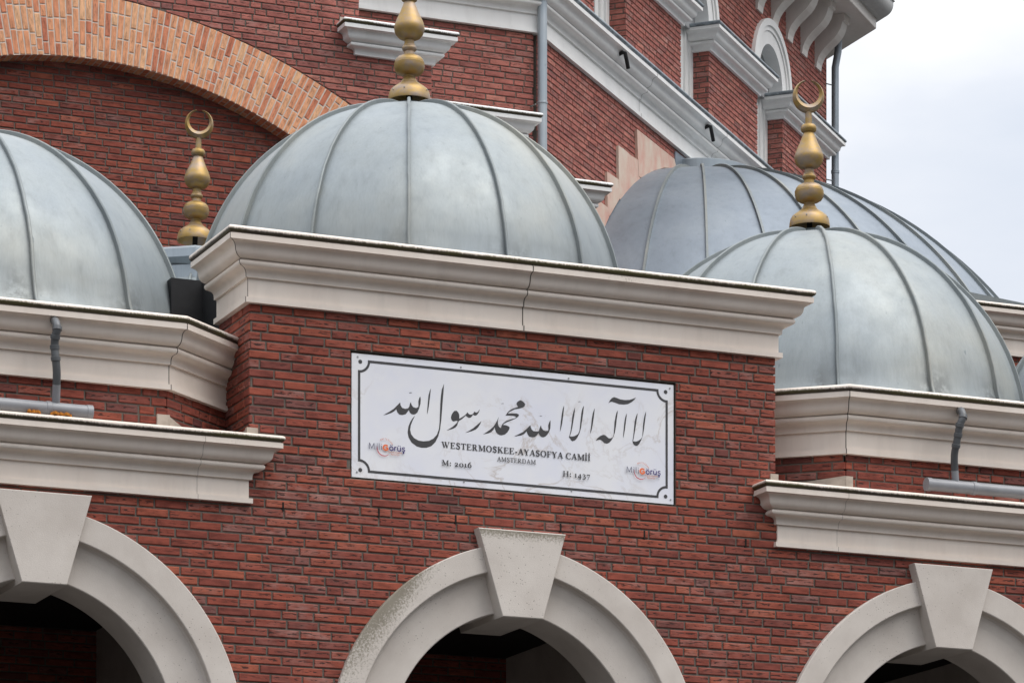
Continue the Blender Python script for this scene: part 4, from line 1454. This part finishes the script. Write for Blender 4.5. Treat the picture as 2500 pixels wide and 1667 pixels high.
# the orange arch, bricks on end in radiating columns
oa, om, os_ = MB(), MB(), MB()
rng = random.Random(77)
th = R(112)
cols = 0
while th > R(8):
    step = 0.0605 / (RI + 0.35)
    a0, a1 = th, th - step
    gapa = 0.0066 / (RI + 0.35)
    def at(a, r):
        return (CI[0] + r * math.cos(a), CI[1] + r * math.sin(a))
    am = (a0 + a1) / 2
    # where this column's axis meets the outer curve
    dx, dz = math.cos(am), math.sin(am)
    fx, fz = CI[0] - CO[0], CI[1] - CO[1]
    bq = fx * dx + fz * dz
    rmax = -bq + math.sqrt(bq * bq - (fx * fx + fz * fz - RO * RO))
    om.face([(at(a0, RI)[0], YA + 0.003, at(a0, RI)[1]), (at(a1, RI)[0], YA + 0.003, at(a1, RI)[1]), (at(a1, rmax)[0], YA + 0.003, at(a1, rmax)[1]), (at(a0, rmax)[0], YA + 0.003, at(a0, rmax)[1])])
    mA.face([(at(a0, rmax - .02)[0], YA + 0.0115, at(a0, rmax - .02)[1]), (at(a1, rmax - .02)[0], YA + 0.0115, at(a1, rmax - .02)[1]), (at(a1, rmax + .25)[0], YA + 0.0115, at(a1, rmax + .25)[1]), (at(a0, rmax + .25)[0], YA + 0.0115, at(a0, rmax + .25)[1])])
    r = RI + 0.004 - rng.choice((0.0, 0.0, 0.105, 0.07, 0.14))
    while r < rmax - 0.01:
        ln = 0.21 if rng.random() > 0.25 else 0.10
        s0, s1 = max(r, RI + 0.003), min(r + ln, rmax)
        if rmax - s1 < 0.055:
            s1, ln = rmax, 9
        if s1 - s0 > 0.02:
            poly = [at(a1 + gapa, s0), at(a1 + gapa, s1), at(a0 - gapa, s1), at(a0 - gapa, s0)]
            cu = sum(p[0] for p in poly) / 4
            cz = sum(p[1] for p in poly) / 4
            r1, r2 = min(1, max(0, rng.gauss(.55, .26))), rng.random()
            col = [(r1, r2, t, 1) for t in (.1, .1, .9, .9)]
            uvl = [(r1 * 60 + s0, r2 * 40), (r1 * 60 + s1, r2 * 40), (r1 * 60 + s1, r2 * 40 + .05), (r1 * 60 + s0, r2 * 40 + .05)]
            f_ = -rng.uniform(0.001, 0.004)
            q1 = [(p[0], YA + f_ + 0.003, p[1]) for p in poly]
            q2 = [(p[0] + (cu - p[0]) * 0.05, YA + f_, p[1] + (cz - p[1]) * 0.05) for p in poly]
            q0 = [(p[0], YA + 0.0095, p[1]) for p in poly]
            oa.face(q2[::-1], col[::-1], uvl[::-1])
            for i in range(4):
                j = (i + 1) % 4
                oa.face([q1[j], q1[i], q2[i], q2[j]], [col[j], col[i], col[i], col[j]], [uvl[j], uvl[i], uvl[i], uvl[j]])
                oa.face([q0[j], q0[i], q1[i], q1[j]], [col[j], col[i], col[i], col[j]], [uvl[j], uvl[i], uvl[i], uvl[j]])
        r += ln + 0.013
    # soffit: brick ends with a joint between
    p, q = at(a0 - gapa, RI), at(a1 + gapa, RI)
    r1, r2 = rng.random(), rng.random()
    ys = (YA + 0.004, YA + 0.10) if cols % 2 else (YA + 0.004, YA + 0.20)
    oa.face([(p[0], YA, p[1]), (q[0], YA, q[1]), (q[0], ys[1] - 0.004, q[1]), (p[0], ys[1] - 0.004, p[1])], (r1, r2, .1, 1), [(r1 * 60, r2 * 40), (r1 * 60 + .05, r2 * 40), (r1 * 60 + .05, r2 * 40 + .1), (r1 * 60, r2 * 40 + .1)])
    if cols % 2:
        oa.face([(p[0], ys[1] + 0.004, p[1]), (q[0], ys[1] + 0.004, q[1]), (q[0], YA + 0.2, q[1]), (p[0], YA + 0.2, p[1])], (r2, r1, .1, 1), [(r2 * 60, r1 * 40), (r2 * 60 + .05, r1 * 40), (r2 * 60 + .05, r1 * 40 + .1), (r2 * 60, r1 * 40 + .1)])
    p, q = at(a0, RI + 0.004), at(a1, RI + 0.004)
    om.face([(p[0], YA + 0.009, p[1]), (q[0], YA + 0.009, q[1]), (q[0], YA + 0.21, q[1]), (p[0], YA + 0.21, p[1])])
    th -= step
    cols += 1
obj('arch_wall_core', mA, M_MORTAR, main)
orch = obj('orange_arch', oa, M_ORANGE, main)
obj('arch_joints', om, M_MORTAR_L, orch)
# stepped caps of the arch buttress
for i, (x0, x1, zb, ptop) in enumerate(((4.375, 5.115, 12.645, 1), (5.05, 5.975, 11.99, 0), (5.9, 6.705, 11.41, 0))):
    path = [(x0, YA + 0.03), (x0, YA), (x1, YA), (x1, YR - 0.03)]
    cornice(main, path, zb, M_WHITE, cap=True, name='step_cap', lab=['white moulded cap highest on the stepped buttress', 'white moulded cap half hidden by the middle dome', 'white moulded cap peeping out right of the middle dome'][i])
cb = MB()
cb.box(4.20, 4.36, YA - 0.012, YA + 0.02, 12.935, 12.985)
obj('cement_stop', cb, M_CEMENT, main)
# the wall behind the buttress and the chamfered side
bR, mR = MB(), MB()
brick_wall(bR, mR, lambda u, z, o: (u, YR - o, z), 4.2, C1[0] - 0.028, 9.0, 13.74, None, depth=0.3, seed=53)
def PD(u, z, o):
    return W3(u, z, o)
brick_wall(bR, mR, PD, 0.028, 9.893, 8.2, 13.74, None, depth=0.3, seed=54)
obj('side_wall_brick', bR, M_BRICK_UP, main)
mR.prism([(0, 0), (9.89, 0), (9.89, 8.2), (0, 8.2)], lambda p: W3(p[0], p[1], -0.01), lambda p: W3(p[0], p[1], -0.3))
mR.prism([(0.0, 13.74), (9.89, 13.74), (9.89, 13.78), (0, 13.78)], lambda p: W3(p[0], p[1], -0.01), lambda p: W3(p[0], p[1], -0.3))
obj('side_wall_core', mR, M_MORTAR, main)
c2 = W3(9.893, 0, 0)
# next faces of the hall, turned away from the street
aw = MB()
for (xa, ya, xb, yb, za, zb) in ((c2[0], c2[1], c2[0], c2[1] + 9.9, 0, 16.8),):
    aw.face([(xa, ya, za), (xb, yb, za), (xb, yb, zb), (xa, ya, zb)], (0.5, 0.5, 0.5, 1))
aw.box(-3, C1[0], 22.0, 22.3, 0, 16.8)
obj('rear_walls', aw, M_MORTAR, main)
PC = [(4.42, YR), (C1[0], C1[1]), (c2[0], c2[1]), (c2[0], c2[1] + 2.0)]
pc2 = [W3(t, 0)[:2] for t in (1.0, 2.98, 8.0)]
pc3 = [W3(t, 0)[:2] for t in (3.0, 5.33, 9.0)]
cornice(main, PC, 13.686, M_WHITE, k=1.15, seams=((1, pc2), (1, pc3)), name='main_cornice', roll_mat=M_PIPEZ, dirty=False)
cl = MB()
cl.face([(4.42, YR, 14.16), (C1[0], C1[1], 14.16), W3(9.89, 14.16), W3(9.89, 14.16, -3), (C1[0], C1[1] + 3, 14.16), (4.42, YR + 3, 14.16)])
obj('cornice_ledge', cl, M_ZINC_B, main)
# buttresses between the upper windows
BT = [(-0.12, 1.655), (2.618, 4.396), (5.353, 7.131), (8.098, 9.893)]
bU, mU = MB(), MB()
RC = 0.22
for i, (t0, t1) in enumerate(BT):
    brick_wall(bU, mU, PD, t0, t1, 14.16, 15.14, None, depth=RC, seed=60 + i)
    brick_wall(bU, mU, lambda u, z, o, t0=t0: W3(t0 - o, z, -RC + u), 0.0, RC - 0.010, 14.16, 15.14, None, depth=0.15, seed=70 + i)
WIN = [(1.655 + 2.618) / 2, (4.396 + 5.353) / 2, (7.131 + 8.098) / 2]
def up_holes(z, iv):
    for tc_ in WIN:
        d = 0.60 ** 2 - max(0, z - 15.40) ** 2
        if d > 0 and z < 16.02:
            h = math.sqrt(d) if z > 15.40 else 0.60
            iv = cut(iv, tc_ - h, tc_ + h)
    return iv
brick_wall(bU, mU, PD, -0.12, 9.893, 15.14, 16.76, up_holes, clips=(), depth=RC, seed=80)
obj('upper_wall_brick', bU, M_BRICK_UP, main)
mU.prism([(-0.1, 14.1), (9.893, 14.1), (9.893, 17.2), (-0.1, 17.2)], lambda p: W3(p[0], p[1], -0.36), lambda p: W3(p[0], p[1], -0.6))
obj('upper_wall_core', mU, M_MORTAR, main)
for i, (t0, t1) in enumerate(BT):
    path = [W3(t0, 0, -RC + 0.01)[:2], W3(t0, 0, 0)[:2], W3(t1, 0, 0)[:2], W3(t1, 0, -RC + 0.01)[:2]]
    cornice(main, path, 15.105, M_WHITE, cap=True, k=0.98, name='buttress_cap', roll_mat=M_PIPEZ, dirty=False)
for tc_ in WIN:
    w0 = MB()
    hw = 0.4785
    # casing posts either side with a stepped moulding
    for s in (-1, 1):
        for a, b_, o in ((hw, hw - 0.10, -RC + 0.03), (hw - 0.10, hw - 0.20, -RC + 0.005), (hw - 0.20, hw - 0.30, -RC - 0.02)):
            x0, x1 = sorted((tc_ + s * a, tc_ + s * b_))
            w0.prism([(x0, 14.1), (x1, 14.1), (x1, 15.42), (x0, 15.42)], lambda p: W3(p[0], p[1], o), lambda p: W3(p[0], p[1], -RC - 0.1))
    # arched surround on the wall face
    n = 30
    for ro, ri, o in ((0.735, 0.655, 0.045), (0.655, 0.60, 0.025), (0.60, 0.445, 0.010)):
        v = []
        for k in range(n + 1):
            a = math.pi * k / n
            for r, oo in ((ro, -0.05), (ro, o), (ri, o), (ri, -0.16)):
                v.append(W3(tc_ + r * math.cos(a), 15.40 + r * math.sin(a), oo))
        w0.mesh(v, [(k * 4 + j, (k + 1) * 4 + j, (k + 1) * 4 + j + 1, k * 4 + j + 1) for k in range(n) for j in range(3)], True)
        for s in (-1, 1):
            x0, x1 = sorted((tc_ + s * ro, tc_ + s * ri))
            w0.prism([(x0, 15.24), (x1, 15.24), (x1, 15.40), (x0, 15.40)], lambda p: W3(p[0], p[1], o), lambda p: W3(p[0], p[1], -0.16))
    wo = obj('window', w0, M_WHITE, main, 30)
    pn = MB()
    pts = [(tc_ + 0.5 * math.cos(math.pi * k / 20), 15.40 + 0.5 * math.sin(math.pi * k / 20)) for k in range(21)] + [(tc_ - 0.5, 15.32), (tc_ + 0.5, 15.32)]
    pn.prism(pts, lambda p: W3(p[0], p[1], -0.165), lambda p: W3(p[0], p[1], -0.19))
    pn.prism([(tc_ - 0.2, 14.1), (tc_ + 0.2, 14.1), (tc_ + 0.2, 15.2), (tc_ - 0.2, 15.2)], lambda p: W3(p[0], p[1], -0.29), lambda p: W3(p[0], p[1], -0.31))
    obj('window_panel', pn, M_PANEL, wo)
# eave: soffit, fascia, half-round gutter and S-shaped brackets
EV, ZS = 0.575, 16.735
ev = MB()
k8 = math.tan(R(22.5))
ev.sweep([(-0.3, ZS), (EV - 0.008, ZS), (EV, ZS + 0.008), (EV, ZS + 0.13), (-0.3, ZS + 0.13)], [W3(-0.5, 0)[:2], W3(9.893, 0)[:2], (c2[0], c2[1] + 4)], False, closed=True)
obj('eave', ev, M_EAVE, main)
gt_ = MB()
gp = [(EV - 0.06, ZS + 0.131)] + arc(EV + 0.02, ZS + 0.31, 0.18, -92, 8, 12) + [(EV + 0.22, ZS + 0.345), (EV + 0.18, ZS + 0.37), (EV - 0.06, ZS + 0.37)]
gt_.sweep(gp, [W3(-0.5, 0)[:2], W3(9.893, 0)[:2], (c2[0], c2[1] + 4)], True, closed=True)
obj('gutter', gt_, M_GUTTER, main, 35)
BR = [(0.022, 16.112), (0.030, 16.18), (0.052, 16.24), (0.088, 16.295), (0.135, 16.345), (0.195, 16.395), (0.250, 16.440), (0.295, 16.490), (0.328, 16.545), (0.348, 16.600), (0.355, 16.640), (0.385, 16.646), (0.385, ZS - 0.004), (-0.02, ZS - 0.004), (-0.02, 16.112)]
for k in range(16):
    t0 = 9.398 - 0.585 * k
    if t0 < 0.2:
        break
    bk = MB()
    bk.prism(BR, lambda p: W3(t0, p[1], p[0]), lambda p: W3(t0 + 0.205, p[1], p[0]))
    obj('bracket', bk, M_EAVE, main)
# lead-grey flashings stepped along the half dome
fl = MB()
FL = [[(1549.5, 316), (1641, 389), (1646, 414), (1632, 411), (1616, 410.5), (1592, 417), (1575, 425), (1561, 435), (1554, 431.6), (1552, 391)],
      [(1504, 356.4), (1516, 364), (1534, 380), (1551.2, 391), (1553.3, 432), (1558, 436), (1530, 462), (1508.4, 488), (1505.5, 480), (1504.6, 400)],
      [(1476.5, 420), (1504, 439), (1507, 486), (1494, 508), (1482, 529), (1478, 519)],
      [(1447, 482.7), (1477.4, 507), (1481, 531), (1470, 556), (1462, 580), (1449, 560)]]
for poly in FL:
    pts = [seen_chamfer(*p) for p in poly]
    fl.prism(pts[::-1], lambda p: W3(p[0], p[1], 0.028), lambda p: W3(p[0], p[1], -0.004))
obj('stepped_flashing', fl, M_PINKPLASTER, main)
zf = MB()
zf.prism([seen_chamfer(*p) for p in ((1646.5, 369), (1684, 398), (1705, 412), (1705, 430), (1646.5, 430))][::-1], lambda p: W3(p[0], p[1], 0.012), lambda p: W3(p[0], p[1], -0.004))
obj('zinc_apron', zf, M_ZINC_B, main)

# ------------------------------------------------------------------ the big half dome against the chamfered side
tcx, ocx = 5.02, 0.0
RH, ZC, ZH = 4.40, 9.128, 11.25       # sphere radius, sphere centre, springing
cx, cy, _ = W3(tcx, 0, ocx)
hd = thing('half_dome', 'wide blue grey zinc half dome leaning on the brick wall behind the right dome', 'dome', (cx, cy, ZH))
a_face = -math.pi / 4                 # outward direction of the chamfered wall
lo, hi = a_face - R(90), a_face + R(90)
b0 = math.asin((ZH - ZC) / RH)
RB = RH * math.cos(b0)
pr = [(max(RH * math.cos(b0 + (math.pi / 2 - b0) * i / 30), 0.02), ZC - ZH + RH * math.sin(b0 + (math.pi / 2 - b0) * i / 30)) for i in range(31)]
HH = pr[-1][1]
pr = [(RB + 0.10, -0.07), (RB + 0.03, -0.03)] + pr
hs = MB()
hs.lathe([(r, z) for r, z in pr], 120, (cx, cy, ZH), True, lo, hi)
obj('zinc_shell', hs, M_ZINC_B, hd, 60)
for k in range(-20, 30):
    a = R(-125.0 + 10.35 * k)
    aa = (a - a_face + math.pi) % (2 * math.pi) - math.pi
    if abs(aa) > R(88) or k > 12:
        continue
    ca, sa = math.cos(a), math.sin(a)
    rb = MB()
    v = []
    m = len(pr) - 3
    for i in range(m):
        r, z = pr[i]
        r0, z0 = pr[max(i - 1, 0)]
        r1, z1 = pr[i + 1]
        l = math.hypot(r1 - r0, z1 - z0)
        nx, nz = (z1 - z0) / l, -(r1 - r0) / l
        for w, q in ((-0.012, -0.01), (-0.012, 0.032), (0.012, 0.032), (0.012, -0.01)):
            rr, zz = r + nx * q, z + nz * q
            v.append((cx + rr * ca - w * sa, cy + rr * sa + w * ca, ZH + zz))
    rb.mesh(v, [(i * 4 + j, (i + 1) * 4 + j, (i + 1) * 4 + j + 1, i * 4 + j + 1) for i in range(m - 1) for j in range(3)], True)
    obj('seam_rib', rb, M_SEAM, hd, 40)
cc = MB()
cc.lathe([(0.62, HH - 0.12), (0.62, HH + 0.09), (0.58, HH + 0.11), (0.0, HH + 0.13)], 40, (cx, cy, ZH), True, lo, hi)
obj('ring_collar', cc, M_PIPEZ, hd)
sk = MB()
sk.lathe([(RB + 0.08, -0.05), (RB + 0.52, -0.06), (RB + 0.54, -0.16), (RB + 0.34, -0.22), (RB - 0.2, -0.30)], 96, (cx, cy, ZH), False, lo, hi)
obj('skirt', sk, M_SEAM, hd)
ap = MB()
ap.lathe([(RB + 0.1, -0.30), (RB + 0.1, -8.0)], 64, (cx, cy, ZH), False, lo, hi)
obj('apse_wall', ap, M_MORTAR, hd)

# ------------------------------------------------------------------ low wing at the right
wing = thing('side_wing', 'low brick wing with a cream cornice at the right edge behind the domes', 'building', (11, 8, 0))
bw, mw = MB(), MB()
brick_wall(bw, mw, lambda u, z, o: (u, 7.8 - o, z), 8.6, 14.5, 8.4, 10.06, None, depth=0.3, seed=91)
obj('brickwork', bw, M_BRICK, wing)
mw.box(8.6, 14.5, 7.82, 8.1, 0, 8.4)
mw.box(8.6, 14.5, 8.1, 9.8, 9.9, 10.38)
obj('mortar_core', mw, M_MORTAR, wing)
cornice(wing, [(8.6, 9.0), (8.6, 7.8), (14.5, 7.8)], 10.005, M_CREAM)

A_ = seen(2330, 705, 8.4)
xe = A_[0] + 1.2
B_ = (xe, 8.4 + 0.236 * 1.2)
zB = A_[2] - 0.005
wr = MB()
e_ = (A_[0] - 0.9, 8.4 - 0.236 * 0.9)
f_ = (A_[0] + 3.2, 8.4 + 0.236 * 3.2)
wr.prism([e_, f_, (f_[0], f_[1] + 0.9), (e_[0], e_[1] + 0.9)], lambda p: (p[0], p[1], A_[2]), lambda p: (p[0], p[1], 10.36))
obj('dark_roof_edge', wr, M_SEAM, wing)

# ------------------------------------------------------------------ downpipes and overflow spouts
def downpipe(path, rad, joints, label, bracket=None):
    d = thing('downpipe', label, 'downpipe', (path[-1][0], path[-1][1], 0))
    m = MB()
    m.tube(path, rad, 20)
    p = obj('pipe', m, M_PIPEZ, d)
    for z in joints:
        m = MB()
        x, y = path[-1][0], path[-1][1]
        m.tube([(x, y, z - 0.012), (x, y, z - 0.008), (x, y, z + 0.008), (x, y, z + 0.012)], [rad + 0.001, rad + 0.006, rad + 0.006, rad + 0.001], 20)
        obj('socket_ring', m, M_PIPEZ, p)
    if bracket:
        for (a, b2) in bracket:
            m = MB()
            m.tube([a, b2], 0.008, 8)
            obj('wall_bracket', m, M_SEAM, d)
    return d
# at the corner of the wall and the chamfered side
def on_ray(px, x=None, y=None):
    u = (px - 1250) / FPX
    rx, ry = SN + u * CS, CS - u * SN
    if y is not None:
        return (CAM[0] + rx * (y - CAM[1]) / ry, y)
    return (x, CAM[1] + ry * (x - CAM[0]) / rx)
qx, qy = on_ray(1324, y=YR - 0.075)
dz = (qx - CAM[0]) * SN + (qy - CAM[1]) * CS
zj = CAM[2] + (HZ - 252) / FPX * dz
downpipe([(qx, qy, 15.2), (qx, qy, 0.3)], 0.048, (zj, zj + 2.2, zj - 2.2), 'zinc downpipe between the flat and the slanting brick wall', [((qx - 0.07, qy, zj - 0.02), (qx - 0.10, YR + 0.02, zj - 0.03))])
qx, qy = on_ray(2039, x=c2[0] + 0.17)
dz = (qx - CAM[0]) * SN + (qy - CAM[1]) * CS
z1 = CAM[2] + (HZ - 210) / FPX * dz
z2 = CAM[2] + (HZ - 443) / FPX * dz
z3 = CAM[2] + (HZ - 422) / FPX * dz
downpipe([(qx + 0.05, qy, 16.72), (qx + 0.04, qy, 16.5), (qx, qy, 16.3), (qx, qy, 0.3)], 0.046, (z3, z3 + 0.02), 'tall zinc downpipe standing free against the sky', [((qx, qy, z1), (c2[0] - 0.03, qy - 0.02, z1 + 0.01)), ((qx, qy, z2), (c2[0] - 0.03, qy - 0.02, z2 + 0.01))])
for i, (px, py) in enumerate(((1520, 172), (1726, 352))):
    t, z = seen_chamfer(px, py)
    t -= 0.55
    s = MB()
    zb = 13.686
    s.tube([W3(t + .03, zb + 0.36, 0.13), W3(t, zb + 0.375, 0.20), W3(t - .01, zb + 0.36, 0.235), W3(t, zb + 0.32, 0.24), W3(t + 0.03, zb + 0.28, 0.24), W3(t + 0.07, zb + 0.22, 0.24)], 0.021, 12)
    tag(obj('overflow_spout', s, M_BLACK), ['black overflow spout higher up on the slanting white cornice', 'black overflow spout lower down on the slanting white cornice, near the half dome'][i], 'spout', 'overflow spouts on the white cornice')
